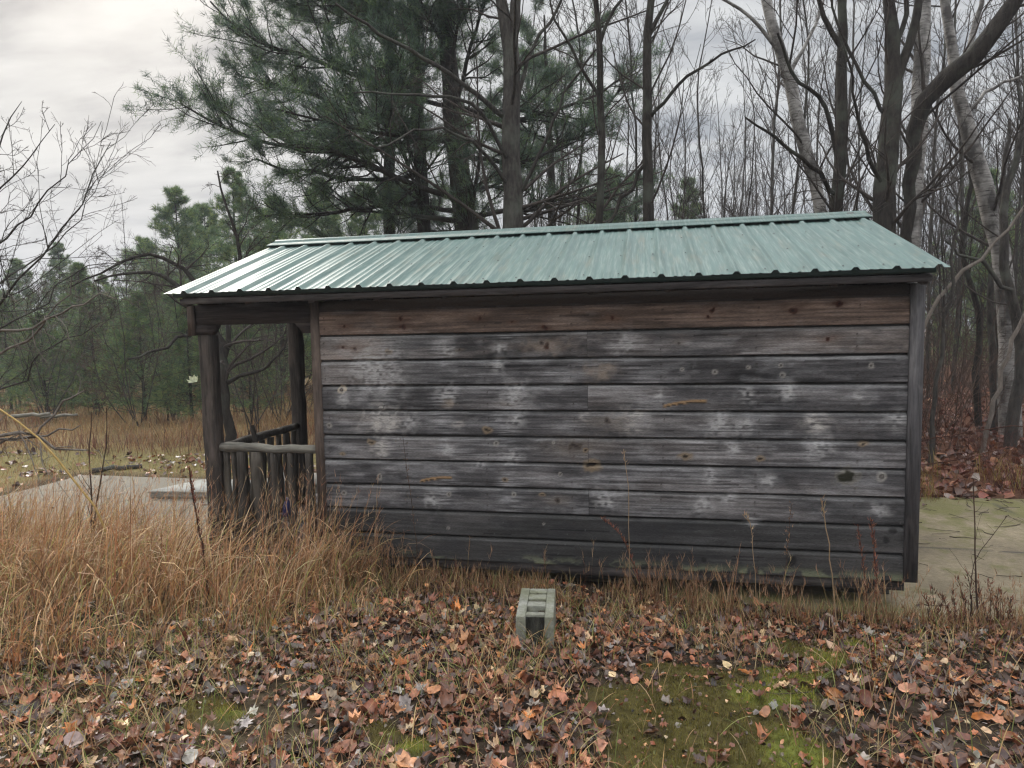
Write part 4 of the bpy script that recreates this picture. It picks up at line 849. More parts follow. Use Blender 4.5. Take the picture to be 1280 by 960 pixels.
# ---- pines
m_need = tint_mat('pine_needles', .5, .25, 20, trans=.38, spec=.4)
def needles(mb, pos, dirs, n, ln, w, cols, spread=.9, r_=rng):
    B = len(pos); m = B*n; p0 = np.repeat(pos, n, 0); d = np.repeat(dirs, n, 0)
    v = norm(d*.55+r_.normal(0, spread*.6, (m, 3))+np.array([0, 0, .12])); l = ln*r_.uniform(.7, 1.25, m)
    sd = norm(np.cross(v, r_.normal(size=(m, 3))))*w*.5
    b_ = p0+r_.normal(0, ln*.22, (m, 3)); V = np.stack([b_-sd, b_+sd, b_+v*l[:, None]], 1)
    mb.add(V, F3=np.arange(m*3).reshape(-1, 3), T=np.repeat(np.repeat(cols, n, 0), 3, 0))
GREEN = [(.06, .10, .065), (.08, .13, .07), (.11, .165, .065), (.05, .08, .06)]
def pine(label, trunk, limbs, group, nrand=26, t0=.28, up=.05, lenr=.26, dens=1.0, ndl=(11, .125, .0085), cols=GREEN, seed=3, zmax=None):
    r_ = np.random.default_rng(seed); base = trunk[0][0, 0]
    root = thing('pine_tree', label, 'tree', base, 0, group); tr = MB(); cr = MB()
    tr.tubes(trunk[0]-base, trunk[1], 9)
    L1 = list(limbs)
    if nrand:
        q = grow(trunk, nrand, t0, .97, 74, lenr, .28, 9, .08, up, .008, plane=.35, r_=r_, jit=.3)
        for i in range(len(q[0])): L1.append((q[0][i:i+1], q[1][i:i+1], q[2][i:i+1]))
    for lb in L1:
        tr.tubes(lb[0]-base, lb[1], 5)
        k = max(6, int(20*lb[2][0]/2.5*dens))
        s1 = grow(lb, k, .22, 1, 46, .42, .5, 6, .13, .07, .004, plane=.35, r_=r_, lenpow=.45)
        tr.tubes(s1[0]-base, s1[1], 4)
        s2 = grow(s1, 7, .15, 1, 42, .42, .6, 4, .15, .10, .003, plane=.6, r_=r_, lenpow=.6)
        tr.tubes(s2[0]-base, s2[1], 3)
        pp, dd = [], []
        for Q in (s2[0],):
            for a in (1, 2, 3, 4): pp.append(Q[:, a]); dd.append(norm(Q[:, a]-Q[:, a-1]))
        for a in (4, 5, 6): pp.append(s1[0][:, a]); dd.append(norm(s1[0][:, a]-s1[0][:, a-1]))
        pp = np.concatenate(pp)-base; dd = np.concatenate(dd); kk = r_.random(len(pp)) < .72; pp, dd = pp[kk], dd[kk]
        c = np.array(cols)[r_.integers(0, len(cols), len(pp))]*(1+r_.normal(0, .2, (len(pp), 1)))
        needles(cr, pp, dd, ndl[0], ndl[1], ndl[2], np.clip(c, .005, 1), r_=r_)
    tr.build('trunk', b_dark, root, smooth=True); cr.build('crown', m_need, root); return root
dp = 11.5
T1 = gtrunk([(583, 290, 30), (572, 200, 26), (562, 100, 22), (555, 0, 18), (550, -160, 13), (548, -400, 5)], dp)
l1 = [gtrunk([(578, 250, 8), (500, 225, 7), (420, 190, 5), (350, 180, 4)], [11.5, 11, 10.6, 10.4], False, 10, .02), gtrunk([(570, 190, 8), (640, 205, 6), (700, 180, 4), (745, 160, 2.5)], [11.5, 11.7, 12, 12], False, 10, .02),
      gtrunk([(566, 130, 7), (640, 150, 6), (720, 130, 4), (790, 92, 2.5)], [11.5, 12, 12.5, 13], False, 10, .02), gtrunk([(580, 270, 7), (650, 262, 6), (730, 250, 4), (790, 240, 2.5)], [11.5, 12, 12.5, 12.8], False, 10, .02)]
pine('thickest dark pine trunk in the middle of the pine clump behind the roof', T1, l1, 'tall pines behind the shed', 24, .22, seed=3)
T2 = gtrunk([(530, 285, 17), (524, 180, 16), (518, 60, 15), (513, -40, 12), (510, -180, 9), (508, -380, 4)], 12.6)
l2 = [gtrunk([(520, 175, 7), (440, 190, 6), (370, 185, 5), (290, 165, 3.5), (229, 130, 2)], [12.6, 12, 11.8, 11.6, 11.5], False, 12, .02), gtrunk([(518, 110, 7), (450, 95, 6), (380, 72, 4.5), (310, 45, 3), (264, 2, 2)], [12.6, 12.2, 12, 11.8, 11.8], False, 12, .02),
      gtrunk([(520, 150, 6), (450, 142, 5), (380, 115, 4), (300, 95, 2)], [12.6, 12.4, 12.2, 12], False, 12, .02), gtrunk([(524, 215, 6), (460, 225, 5), (390, 215, 4), (320, 200, 2)], [12.6, 12.2, 11.8, 11.4], False, 12, .02), gtrunk([(514, 30, 6), (440, 5, 5), (360, -30, 4), (310, -60, 2)], [12.6, 12.2, 12, 12], False, 12, .02),
      gtrunk([(527, 250, 6), (450, 262, 5), (380, 268, 4), (320, 270, 2)], [12.6, 12.2, 11.8, 11.6], False, 12, .02)]
pine('pine with long boughs reaching left into the open sky', T2, l2, 'tall pines behind the shed', 22, .28, seed=5)
T3 = gtrunk([(487, 285, 15), (488, 180, 14), (487, 60, 12), (486, -60, 10), (485, -200, 6), (484, -340, 3)], 13.4)
pine('slender pine trunk leftmost in the clump behind the roof', T3, [], 'tall pines behind the shed', 30, .2, lenr=.24, seed=7)
T4 = gtrunk([(690, 290, 10), (688, 200, 9), (685, 130, 7), (682, 60, 4), (680, 20, 2)], 15)
pine('young pine with thin boughs to the right of the forked grey trunk', T4, [gtrunk([(690, 250, 5), (740, 240, 4), (800, 225, 2)], 15, False, 8, .02), gtrunk([(688, 190, 5), (740, 150, 4), (790, 95, 2)], 15, False, 8, .02), gtrunk([(688, 160, 5), (650, 120, 4), (620, 80, 2)], 15, False, 8, .02)], 'tall pines behind the shed', 16, .15, lenr=.34, seed=9, dens=.9)

# ---- conifers along the far edge of the field
CG = [(.095, .16, .08), (.14, .21, .085), (.21, .26, .085), (.08, .125, .07)]
def conifer_mesh(h, wd, seed, tiers=26, low=.08):
    r_ = np.random.default_rng(seed); tr = MB(); cr = MB()
    Tk = poly([(0, 0, -.1), (.05*r_.normal(), .05*r_.normal(), h*.5), (0, 0, h)], [h*.014, h*.009, .01], 12)
    tr.tubes(Tk[0], Tk[1], 7)
    for i in range(tiers*5):
        t = low+(1-low)*(i/(tiers*5))**1.0; z = h*t; ln = wd*(1-t)**.75*r_.uniform(.6, 1.15)+.12
        a = r_.uniform(0, 2*PI); d = np.array([math.cos(a), math.sin(a), r_.uniform(.0, .35)]); n = 7; Q = [np.array([0, 0, z])]
        for s in range(n): d = norm(d+r_.normal(0, .09, 3)+np.array([0, 0, .03])); Q.append(Q[-1]+d*ln/n)
        Q = np.array(Q)[None]; R = np.linspace(.018, .004, n+1)[None]; tr.tubes(Q, R, 4)
        s1 = grow((Q, R, np.array([ln])), 9, .2, 1, 50, .42, .5, 4, .12, .05, .003, plane=.4, r_=r_)
        pp = np.concatenate([s1[0][:, j] for j in (1, 2, 3, 4)]+[Q[0, 2:]]); dd = np.concatenate([norm(s1[0][:, j]-s1[0][:, j-1]) for j in (1, 2, 3, 4)]+[norm(Q[0, 2:]-Q[0, 1:-1])])
        c = np.array(CG)[r_.integers(0, len(CG), len(pp))]*(1+r_.normal(0, .18, (len(pp), 1)))
        needles(cr, pp, dd, 8, .18, .018, np.clip(c, .005, 1), r_=r_)
    return tr, cr
m_need2 = tint_mat('far_conifer_needles', .6, .25, 10, trans=.3, spec=.25)
protos = []
def place(u, vbase_d, vt, variant, label, group, rz=0):
    """conifer whose tip is at picture point (u, vt) at distance d"""
    tip = at(u, vt, vbase_d); g0 = float(gz(tip[0], tip[1])); hgt = tip[2]-g0
    p = protos[variant]; sc = hgt/p[1]
    if p[2]: o = copy_tree(p[0], (tip[0], tip[1], g0), rz, sc, label)
    else: o = p[0]; p[2] = True; o.location = (tip[0], tip[1], g0); o.scale = (sc,)*3; o.rotation_euler = (0, 0, rz); o['label'] = label
    o['group'] = group
    return o
for i, (h, w_, sd_) in enumerate(((8, 2.7, 1), (7, 3.2, 2), (9, 2.6, 4))):
    tr, cr = conifer_mesh(h, w_, sd_, 26, .05); r0 = thing('conifer', 'x', 'tree'); tr.build('trunk', b_dark, r0, smooth=True); cr.build('crown', m_need2, r0); protos.append([r0, h, False])
GC = 'conifers along the edge of the field'
for u, d_, vt, va, lab in ((218, 24, 236, 0, 'pointed dark conifer rising left of the long pine bough'), (290, 22, 213, 2, 'tallest dark conifer below the long pine bough'), (255, 27, 258, 1, 'broad conifer between the two pointed ones left of the roof'),
        (345, 20, 250, 1, 'dense conifer standing behind the left end of the roof ridge'), (400, 22, 225, 0, 'conifer showing through under the pine boughs over the ridge'), (178, 26, 300, 1, 'bushy green conifer at the back of the field, left of the eave'), (128, 30, 345, 0, 'small conifer at the back of the field beyond the arching twigs'),
        (140, 21, 372, 1, 'bright green low conifer with its skirt over the brown grass'), (97, 19, 330, 2, 'open conifer with a dark bare lower trunk in the field'), (72, 34, 305, 2, 'hazy thin conifer against the sky on the left'), (20, 32, 325, 0, 'pale far conifer near the left edge of the sky'), (38, 24, 395, 1, 'squat conifer low at the left side of the field'), (-20, 26, 340, 2, 'conifer cut by the left edge of the picture'), (50, 15.5, 392, 1, 'bright green young pine low at the left, behind the fallen log'), (112, 16.5, 376, 1, 'spreading young pine with bright green skirts near the middle of the field'), (172, 15, 366, 1, 'young green pine halfway between the field middle and the porch'), (232, 14.5, 372, 0, 'young green pine tucked in behind the porch post'), (308, 15, 388, 1, 'young green pine filling the porch opening'), (4, 18, 376, 0, 'green young pine touching the left edge of the picture'),
        (330, 26, 300, 0, 'conifer seen through the porch opening'), (225, 19, 352, 1, 'green conifer directly left of the porch post'), (1232, 17, 212, 0, 'small conifer behind the whitest birch'), (760, 24, 215, 1, 'dim conifer between the two thin trunks over the ridge'), (860, 26, 225, 2, 'dim conifer low over the ridge right of the thin trunks'), (455, 19, 232, 2, 'conifer low behind the ridge under the pine clump'), (1290, 20, 250, 1, 'dark conifer at the right edge behind the lichen trunk')):
    place(u, d_, vt, va, lab, GC if 0 <= u < 420 else 'conifers scattered in the woods behind the shed', random.uniform(0, 6))

# ---- thin saplings filling the woods (six kinds, each with trunk and branches)
sap = []
def sap_mesh(h, r, seed, spread):
    r_ = np.random.default_rng(seed+40)
    Tk = poly([(0, 0, -.1), (r_.normal(0, .12), r_.normal(0, .12), h*.35), (r_.normal(0, .25), r_.normal(0, .25), h*.7), (r_.normal(0, .35), r_.normal(0, .35), h)], [r, r*.8, r*.5, .006], 20, .015, r_)
    tr = MB(); br = MB(); tr.tubes(Tk[0], Tk[1], 6)
    a = grow(Tk, 30, .15, .98, 34, spread, .4, 6, .10, .10, .006, r_=r_); br.tubes(a[0], a[1], 4)
    c = grow(a, 5, .2, 1, 34, .5, .55, 4, .13, .07, .0042, r_=r_); br.tubes(c[0], c[1], 3)
    e = grow(c, 4, .2, 1, 34, .5, .6, 3, .15, .05, .0034, r_=r_); br.tubes(e[0], e[1], 3)
    return tr, br
for i, (h, r, sp) in enumerate(((10, .034, .2), (12, .045, .17), (8, .025, .24), (11, .038, .16), (7, .022, .26), (13, .052, .17))):
    tr, br = sap_mesh(h, r, i, sp); r0 = thing('sapling', 'thin bare sapling in the crowded woods behind the shed', 'tree', (0, 0, 0), 0, 'thin bare saplings in the woods')
    tr.build('trunk', b_grey if i % 2 else b_dark, r0, smooth=True); br.build('branches', b_twig, r0, smooth=True); sap.append([r0, False])
def put_sap(u, d_, i=None, sc=1.0, lab=None):
    p = at(u, 420, d_); z = float(gz(p[0], p[1])); i = random.randrange(6) if i is None else i
    if sap[i][1]: o = copy_tree(sap[i][0], (p[0], p[1], z), random.uniform(0, 6.28), sc)
    else: o = sap[i][0]; sap[i][1] = True; o.location = (p[0], p[1], z); o.scale = (sc,)*3
    if lab: o['label'] = lab
    o['group'] = 'thin bare saplings in the woods'
LR = 'thin bare sapling in the woods right of the shed'; LM = 'thin bare sapling showing over the roof ridge'; LL = 'thin bare sapling among the conifers left of the shed'
for k in range(62): put_sap(random.uniform(660, 1130), random.uniform(13, 34), None, random.uniform(.75, 1.15), LM)
for k in range(70): put_sap(random.uniform(1140, 1380), random.uniform(10.5, 32), None, random.uniform(.6, 1.1), LR)
for u, d_ in ((205, 23), (228, 22), (150, 26), (190, 30), (310, 19), (340, 17), (160, 20), (420, 17), (60, 22)): put_sap(u, d_, None, random.uniform(.42, .62), LL)

# ---- brushy undergrowth under the woods, one mass
def shrub_mass(mb, xs, ys, hs, r0, nst, seed, cols, k3=3, spread=.35):
    r_ = np.random.default_rng(seed); m = len(xs); nn = m*nst; x = np.repeat(xs, nst)+r_.normal(0, .15, nn); y = np.repeat(ys, nst)+r_.normal(0, .15, nn); h = np.repeat(hs, nst)*r_.uniform(.5, 1.1, nn)
    d = norm(np.stack([r_.normal(0, spread, nn), r_.normal(0, spread, nn), np.ones(nn)], -1)); n = 5; Q = np.empty((nn, n+1, 3)); Q[:, 0] = np.stack([x, y, gz(x, y)-.03], -1)
    for s in range(n): d = norm(d+r_.normal(0, .10, (nn, 3))); Q[:, s+1] = Q[:, s]+d*(h/n)[:, None]
    R = np.linspace(r0, r0*.35, n+1)[None]*r_.uniform(.6, 1.3, (nn, 1)); mb.tubes(Q, R, 4)
    a = grow((Q, R, h), 4, .25, 1, 38, .45, .6, 4, .15, .05, r0*.38, r_=r_); mb.tubes(a[0], a[1], 3)
    if k3: c = grow(a, k3, .2, 1, 38, .5, .7, 3, .16, .03, r0*.3, r_=r_); mb.tubes(c[0], c[1], 3)
b_brush = bark_mat('brush_bark', (.04, .026, .02), (.13, .088, .066))
mb = MB()
x, y = scatter(230, 4.6, 15, 4.6, 12, lambda x, y: np.where(x > 3.6+.25*y, 1, .0)); shrub_mass(mb, x, y, rng.uniform(1.0, 3.2, len(x)), .007, 3, 1, None)
x, y = scatter(260, -2, 34, 12, 34, lambda x, y: 1+0*x); shrub_mass(mb, x, y, rng.uniform(1.5, 4.5, len(x)), .016, 3, 2, None)
tag(mb.build('undergrowth', b_brush, smooth=True), 'grey brown brush massed under the trees behind the shed', 'undergrowth', kind='stuff')
mb = MB()
x, y = scatter(300, 4.6, 13, 3.5, 8, lambda x, y: sm(.3, .5, fbm(x, y, .9, 61))*.9); shrub_mass(mb, x, y, rng.uniform(.3, 1.1, len(x)), .0035, 3, 3, None, 2)
tag(mb.build('red_undergrowth', b_red, smooth=True), 'low reddish stems along the leaf bank right of the shed', 'undergrowth', kind='stuff')
mb = MB()
x, y = scatter(160, -22, 0, 7.5, 22, lambda x, y: sm(.4, .6, fbm(x, y, .5, 62))); shrub_mass(mb, x, y, rng.uniform(.5, 1.5, len(x)), .006, 4, 4, None, 3)
tag(mb.build('field_brush', b_twig, smooth=True), 'dark dead weeds standing in the brown field', 'undergrowth', kind='stuff')
BR_ = []
b_tan = bark_mat('tan_twig_bark', (.06, .05, .042), (.16, .135, .115))
for i in range(3):
    r0 = thing('bare_bush', 'x', 'bush', (0, 0, 0), 0, 'bare bushes along the field'); r_ = np.random.default_rng(70+i); tr = MB(); bb = MB()
    nn = 9; d = norm(np.stack([r_.normal(0, .38, nn), r_.normal(0, .38, nn), np.ones(nn)], -1)); Q = np.empty((nn, 9, 3)); Q[:, 0] = r_.normal(0, .1, (nn, 3))*np.array([1, 1, 0]); h = r_.uniform(2.2, 4.2, nn)
    for q in range(8): d = norm(d+r_.normal(0, .1, (nn, 3))+np.array([0, 0, .02])); Q[:, q+1] = Q[:, q]+d*(h/8)[:, None]
    R = np.linspace(.013, .005, 9)[None]*r_.uniform(.6, 1.3, (nn, 1)); tr.tubes(Q, R, 5)
    a = grow((Q, R, h), 9, .2, 1, 45, .42, .55, 6, .15, .02, .006, r_=r_); bb.tubes(a[0], a[1], 4)
    c = grow(a, 5, .15, 1, 45, .5, .6, 4, .18, .0, .0045, r_=r_); bb.tubes(c[0], c[1], 3)
    e = grow(c, 3, .2, 1, 42, .5, .7, 3, .18, .0, .0036, r_=r_); bb.tubes(e[0], e[1], 3)
    tr.build('stem', b_grey, r0, smooth=True); bb.build('branches', (b_pale, b_tan, b_brush)[i], r0, smooth=True); BR_.append([r0, False])
for j, (u, d_, i, sc, lab) in enumerate(((55, 15, 1, .85, 'grey bare bush left of the conifer with the bare lower trunk'), (120, 17, 0, .8, 'pale bare bush between the green conifers in the field'), (165, 14, 2, .8, 'brownish bare bush in front of the bright green low conifer'),
        (210, 15, 1, .95, 'dark bare bush directly left of the porch eave'), (315, 12, 1, .8, 'bare bush seen through the left half of the porch opening'), (350, 14, 2, .8, 'brown bare bush seen beside the middle porch post'), (90, 21, 2, 1.0, 'far brown bush at the back of the field'), (20, 19, 1, 1.1, 'tall far bush near the left edge of the picture'), (180, 22, 0, 1.1, 'far pale bush under the arching twigs'))):
    p = at(u, 450, d_); z = float(gz(p[0], p[1]))
    if BR_[i][1]: copy_tree(BR_[i][0], (p[0], p[1], z), random.uniform(0, 6.2), sc, lab)
    else: o = BR_[i][0]; BR_[i][1] = True; o.location = (p[0], p[1], z); o.scale = (sc,)*3; o['label'] = lab
# far woods: one mass of trunks and twigs closing the horizon
mb = MB(); r_ = np.random.default_rng(8); n = 380
aa = r_.uniform(math.radians(-62), math.radians(48), n); rd = r_.uniform(38, 75, n); x = CAM[0]+rd*np.sin(aa); y = CAM[1]+rd*np.cos(aa); h = r_.uniform(6, 13, n)*(.55+.45*sm(-.6, .1, aa))
Q = np.empty((n, 7, 3)); Q[:, 0] = np.stack([x, y, gz(x, y)-.2], -1); d = np.tile([0, 0, 1.], (n, 1))
for s in range(6): d = norm(d+r_.normal(0, .05, (n, 3))); Q[:, s+1] = Q[:, s]+d*(h/6)[:, None]
R = np.linspace(.10, .02, 7)[None]*r_.uniform(.5, 1.4, (n, 1)); mb.tubes(Q, R, 4)
a = grow((Q, R, h), 18, .12, 1, 40, .22, .4, 4, .12, .08, .012, r_=r_); mb.tubes(a[0], a[1], 3)
c = grow(a, 4, .2, 1, 38, .5, .6, 3, .14, .05, .010, r_=r_); mb.tubes(c[0], c[1], 3)
tag(mb.build('far_woods', b_twig), 'distant leafless woods closing the horizon', 'woods', kind='stuff')
mb = MB(); n = 110; aa = r_.uniform(math.radians(-62), math.radians(-8), n); rd = r_.uniform(36, 60, n)
tr, cr = conifer_mesh(6, 2.2, 9, 8, .02); Vc = np.concatenate(cr.V); Fc = np.concatenate(cr.F3); Tc = np.concatenate(cr.T)
for q in range(n):
    s_ = r_.uniform(.5, 1.0); a_ = r_.uniform(0, 6); c_, e_ = math.cos(a_), math.sin(a_); xx, yy = CAM[0]+rd[q]*math.sin(aa[q]), CAM[1]+rd[q]*math.cos(aa[q])
    mb.add(np.stack([Vc[:, 0]*c_-Vc[:, 1]*e_, Vc[:, 0]*e_+Vc[:, 1]*c_, Vc[:, 2]], -1)*s_*np.array([1.2, 1.2, 1])+np.array([xx, yy, float(gz(xx, yy))]), F3=Fc, T=Tc)
tag(mb.build('far_conifers', m_need2), 'distant evergreen wood beyond the field on the left', 'woods', kind='stuff')

# ---- left side: arching apple-like tree and twiggy shrub reaching in from the left edge
d = 10.5
arch = [gtrunk([(284, 520, 12), (279, 470, 13), (272, 420, 11), (250, 400, 8), (228, 365, 7), (205, 345, 5), (165, 342, 3.5), (120, 352, 2)], d, True, 22, .02),
        gtrunk([(276, 440, 8), (262, 385, 7), (225, 335, 5), (180, 318, 4), (130, 338, 2.5), (85, 360, 1.5)], [d, d, d-.2, d-.4, d-.6, d-.8], False, 14, .012), gtrunk([(279, 450, 8), (290, 390, 6), (300, 320, 5), (285, 260, 3), (270, 215, 2)], d, False, 12, .012),
        gtrunk([(258, 392, 5), (230, 420, 4), (195, 440, 3), (160, 452, 2)], [d, d-.4, d-.7, d-1], False, 10, .03), gtrunk([(281, 480, 6), (310, 470, 4.5), (340, 455, 3), (360, 420, 2)], d, False, 10, .03)]
APP = [dict(nchild=30, t0=.25, t1=1, ang=52, lenr=.34, rr=.4, nseg=6, wander=.2, up=-.02, rmin=.005), dict(nchild=6, t0=.15, t1=1, ang=48, lenr=.5, rr=.55, nseg=4, wander=.2, up=-.02, rmin=.0035), dict(nchild=4, t0=.2, t1=1, ang=45, lenr=.5, rr=.6, nseg=3, wander=.2, up=0, rmin=.0026)]
tree('arching_tree', 'dark crooked tree behind the porch post, its twiggy crown arching left', 'tree', arch, (b_dark, b_twig), APP)
d = 6.2
sh = [gtrunk([(-70, 430, 3.30), (0, 375, 2.75), (50, 320, 2.20), (95, 265, 1.65), (135, 180, 0.88)], d, True, 16, .015), gtrunk([(-60, 400, 3.30), (-20, 330, 2.75), (20, 285, 2.20), (65, 235, 1.65), (100, 195, 0.88), (124, 155, 0.55)], d, False, 16, .015), gtrunk([(-65, 370, 2.75), (-20, 260, 2.20), (20, 215, 1.65), (62, 160, 0.66)], [6.2, 6, 5.8, 5.6], False, 14, .015),
      gtrunk([(-60, 420, 2.75), (20, 340, 2.20), (75, 300, 1.65), (110, 255, 1.10), (135, 205, 0.55)], [6.2, 6.5, 6.8, 7, 7.2], False, 14, .02), gtrunk([(-50, 440, 2.75), (30, 395, 1.93), (100, 335, 1.38), (180, 330, 0.83)], [6.2, 6.2, 6.3, 6.4], False, 14, .02), gtrunk([(-50, 360, 2.75), (-25, 210, 2.20), (10, 160, 1.65), (30, 130, 0.55)], d, False, 12, .02),
      gtrunk([(-60, 500, 2.75), (20, 480, 2.20), (75, 430, 1.43), (140, 400, 0.77)], [6.2, 6, 5.9, 5.8], False, 14, .02)]
tree('bare_shrub', 'leafless twiggy shrub reaching in from the left edge against the sky', 'shrub', sh, (b_grey, b_twig), [dict(nchild=40, t0=.2, t1=1, ang=40, lenr=.36, rr=.5, nseg=6, wander=.14, up=.04, rmin=.003), dict(nchild=5, t0=.15, t1=1, ang=40, lenr=.45, rr=.6, nseg=4, wander=.16, up=.02, rmin=.0022), dict(nchild=3, t0=.2, t1=1, ang=40, lenr=.45, rr=.7, nseg=3, wander=.16, up=0, rmin=.0018)])
d = 5.6
lo = [gtrunk([(-60, 560, 5), (30, 540, 4), (75, 560, 3), (130, 562, 1.6)], [5.6, 5.5, 5.4, 5.3], True, 14, .02), gtrunk([(-40, 545, 4), (40, 545, 3), (80, 500, 2.6), (98, 485, 1.6)], 5.6, False, 12, .02), gtrunk([(-40, 560, 4), (30, 548, 3), (70, 540, 2.4), (104, 533, 1.4)], 5.6, False, 10, .015),
      gtrunk([(-50, 430, 4), (40, 405, 3), (110, 375, 2), (150, 370, 1.2)], [5.6, 5.5, 5.4, 5.4], False, 12, .02), gtrunk([(-50, 460, 4), (20, 430, 3), (60, 395, 2), (90, 350, 1.2)], [5.6, 5.6, 5.5, 5.5], False, 12, .02)]
tree('pale_shrub', 'pale drooping twigs hanging in low at the left edge over the field', 'shrub', lo, (b_pale, b_pale), [dict(nchild=30, t0=.2, t1=1, ang=45, lenr=.35, rr=.5, nseg=7, wander=.22, up=-.06, rmin=.0026), dict(nchild=4, t0=.15, t1=1, ang=45, lenr=.45, rr=.6, nseg=5, wander=.25, up=-.03, rmin=.002)])

# ---- single stalks and weeds
m_stalk = wood_mat('yellow_stalk', (.28, .18, .06), (.42, .29, .11), 'z'); m_weed = bark_mat('dark_weed_stem', (.03, .02, .015), (.09, .055, .04)); m_tan = bark_mat('tan_weed_stem', (.20, .13, .075), (.38, .27, .16)); m_seed = tint_mat('seed_head', .8, .3, 30, trans=.2)
def weed(name, label, cat, stems, mat, heads=None, headcol=None, group=None, sub=None, n=10):
    for q_ in stems:
        g_ = q_[0].copy(); g_[2] = float(gz(g_[0], g_[1]))-.02
        if q_[0][2] > g_[2]+.01: q_.insert(0, g_)
    base = stems[0][0].copy(); root = thing(name, label, cat, base, 0, group); mb = MB()
    for s_ in stems:
        pts, r0, r1 = s_[:-2], s_[-2]*1.25, s_[-1]*1.5
        Q = poly(pts, np.linspace(r0, r1, len(pts)), n, .003); mb.tubes(Q[0]-base, Q[1], 5)
        if sub: 
            a = grow(Q, **sub); mb.tubes(a[0]-base, a[1], 3)
    mb.build('stem', mat, root, smooth=True)
    if heads:
        hb = MB(); t0, cnt, ln, wd, spr = heads
        for s_ in stems:
            Q = poly(s_[:-2], np.ones(len(s_)-2), 20)[0][0]; f = rng.uniform(t0, 1, cnt)*19; i = np.minimum(f.astype(int), 18); pos = Q[i]+(Q[i+1]-Q[i])*(f-i)[:, None]-base
            az = rng.uniform(0, 2*PI, cnt); off = rng.uniform(0, spr, cnt)[:, None]*np.stack([np.cos(az), np.sin(az), rng.uniform(0, .8, cnt)], -1)
            blades(hb, pos+off, rng.uniform(.5, 1.2, cnt)*ln*1.35, np.full(cnt, wd*1.6), az, rng.uniform(.1, .8, cnt), rng.uniform(0, .9, cnt), pal(cnt, headcol), 2)
        hb.build('seed_head', m_seed, root)
    return root
def stem(pts, r0=.003, r1=.0012, d=None): return [at(u, v, dd) for u, v, dd in pts]+[r0, r1]
TANC = [(.38, .27, .17), (.30, .2, .12)]; REDC = [(.20, .07, .045), (.14, .05, .035), (.26, .11, .06)]; BRC = [(.12, .075, .05), (.18, .12, .08)]
weed('dry_stalk', 'long yellow cane slanting down from the left edge across the concrete', 'plant stalk', [stem([(132, 662, 4.5), (85, 590, 4.55), (50, 550, 4.6), (0, 512, 4.7), (-30, 495, 4.75)], .0065, .004)], m_stalk)
weed('dark_sapling', 'clump of dark upright whips rising from the left grass', 'plant', [stem([(116, 668, 5.0), (113, 600, 5.0), (112, 555, 5.0), (114, 515, 5.0)], .006, .002), stem([(117, 668, 5.0), (124, 610, 5.0), (131, 570, 5.0), (134, 510, 5.0)], .006, .002), stem([(117, 665, 5.0), (119, 640, 5.0), (126, 600, 5.0)], .005, .002)], m_weed, sub=dict(nchild=4, t0=.3, t1=.9, ang=25, lenr=.3, rr=.5, nseg=4, wander=.06, up=.1, rmin=.0012))
weed('red_weed', 'dark red brown seeded dock stalk standing in the left grass', 'weed', [stem([(260, 735, 4.2), (254, 690, 4.2), (246, 640, 4.2), (236, 585, 4.2)], .006, .003)], m_weed, (.05, 260, .02, .006, .012), REDC)
weed('tall_weed', 'thin brown weed with airy head at the left part of the wall', 'weed', [stem([(520, 665, 4.55), (512, 610, 4.55), (503, 545, 4.55)], .0028, .001)], m_weed, (.45, 60, .012, .004, .05), BRC)
weed('tall_weed', 'pale straight grass stem in front of the middle of the wall', 'weed', [stem([(787, 745, 4.2), (786, 660, 4.2), (783, 590, 4.2), (779, 562, 4.2)], .0022, .0012)], m_tan, (.9, 14, .02, .004, .012), TANC)
weed('red_weed', 'reddish feathery weed leaning left before the lower wall', 'weed', [stem([(800, 735, 4.3), (792, 705, 4.3), (775, 668, 4.3), (752, 648, 4.3)], .003, .0014)], b_red, (.3, 140, .02, .004, .012), REDC)
weed('tall_weed', 'tallest tan stalk with a forked tip before the right part of the wall', 'weed', [stem([(1045, 790, 3.95), (1042, 740, 3.95), (1035, 680, 3.95), (1026, 622, 3.95)], .0035, .002)], m_tan, (.85, 22, .03, .004, .015), TANC)
weed('tall_weed', 'weed with a loose brown seed head before the right part of the wall', 'weed', [stem([(978, 745, 4.15), (984, 690, 4.15), (990, 630, 4.15)], .0024, .001)], m_weed, (.55, 55, .014, .005, .025), [(.27, .17, .10), (.2, .12, .08)])
weed('tall_weed', 'tan stalk curving left with a drooping tip near the wall foot', 'weed', [stem([(944, 735, 4.2), (940, 690, 4.2), (932, 645, 4.2), (928, 642, 4.2)], .0024, .0012)], m_tan, (.7, 24, .02, .004, .012), TANC)
weed('red_weed', 'red seeded spike before the corner of the wall', 'weed', [stem([(1096, 755, 4.15), (1094, 700, 4.15), (1088, 650, 4.15)], .003, .0014)], b_red, (.1, 150, .022, .005, .014), REDC)
weed('red_weed', 'rusty red weed bent sideways left of the corner spike', 'weed', [stem([(1083, 745, 4.1), (1078, 700, 4.1), (1072, 655, 4.1)], .003, .0014)], b_red, (.2, 80, .022, .004, .014), REDC)
weed('dark_sapling', 'dark leafless sapling standing on the concrete at the right', 'plant', [stem([(1225, 800, 4.0), (1221, 740, 4.0), (1219, 690, 4.0), (1217, 600, 4.0)], .005, .002), stem([(1220, 700, 4.0), (1238, 672, 4.0), (1258, 645, 4.0)], .002, .001)], m_weed, sub=dict(nchild=6, t0=.3, t1=.95, ang=45, lenr=.25, rr=.4, nseg=4, wander=.12, up=.06, rmin=.001))
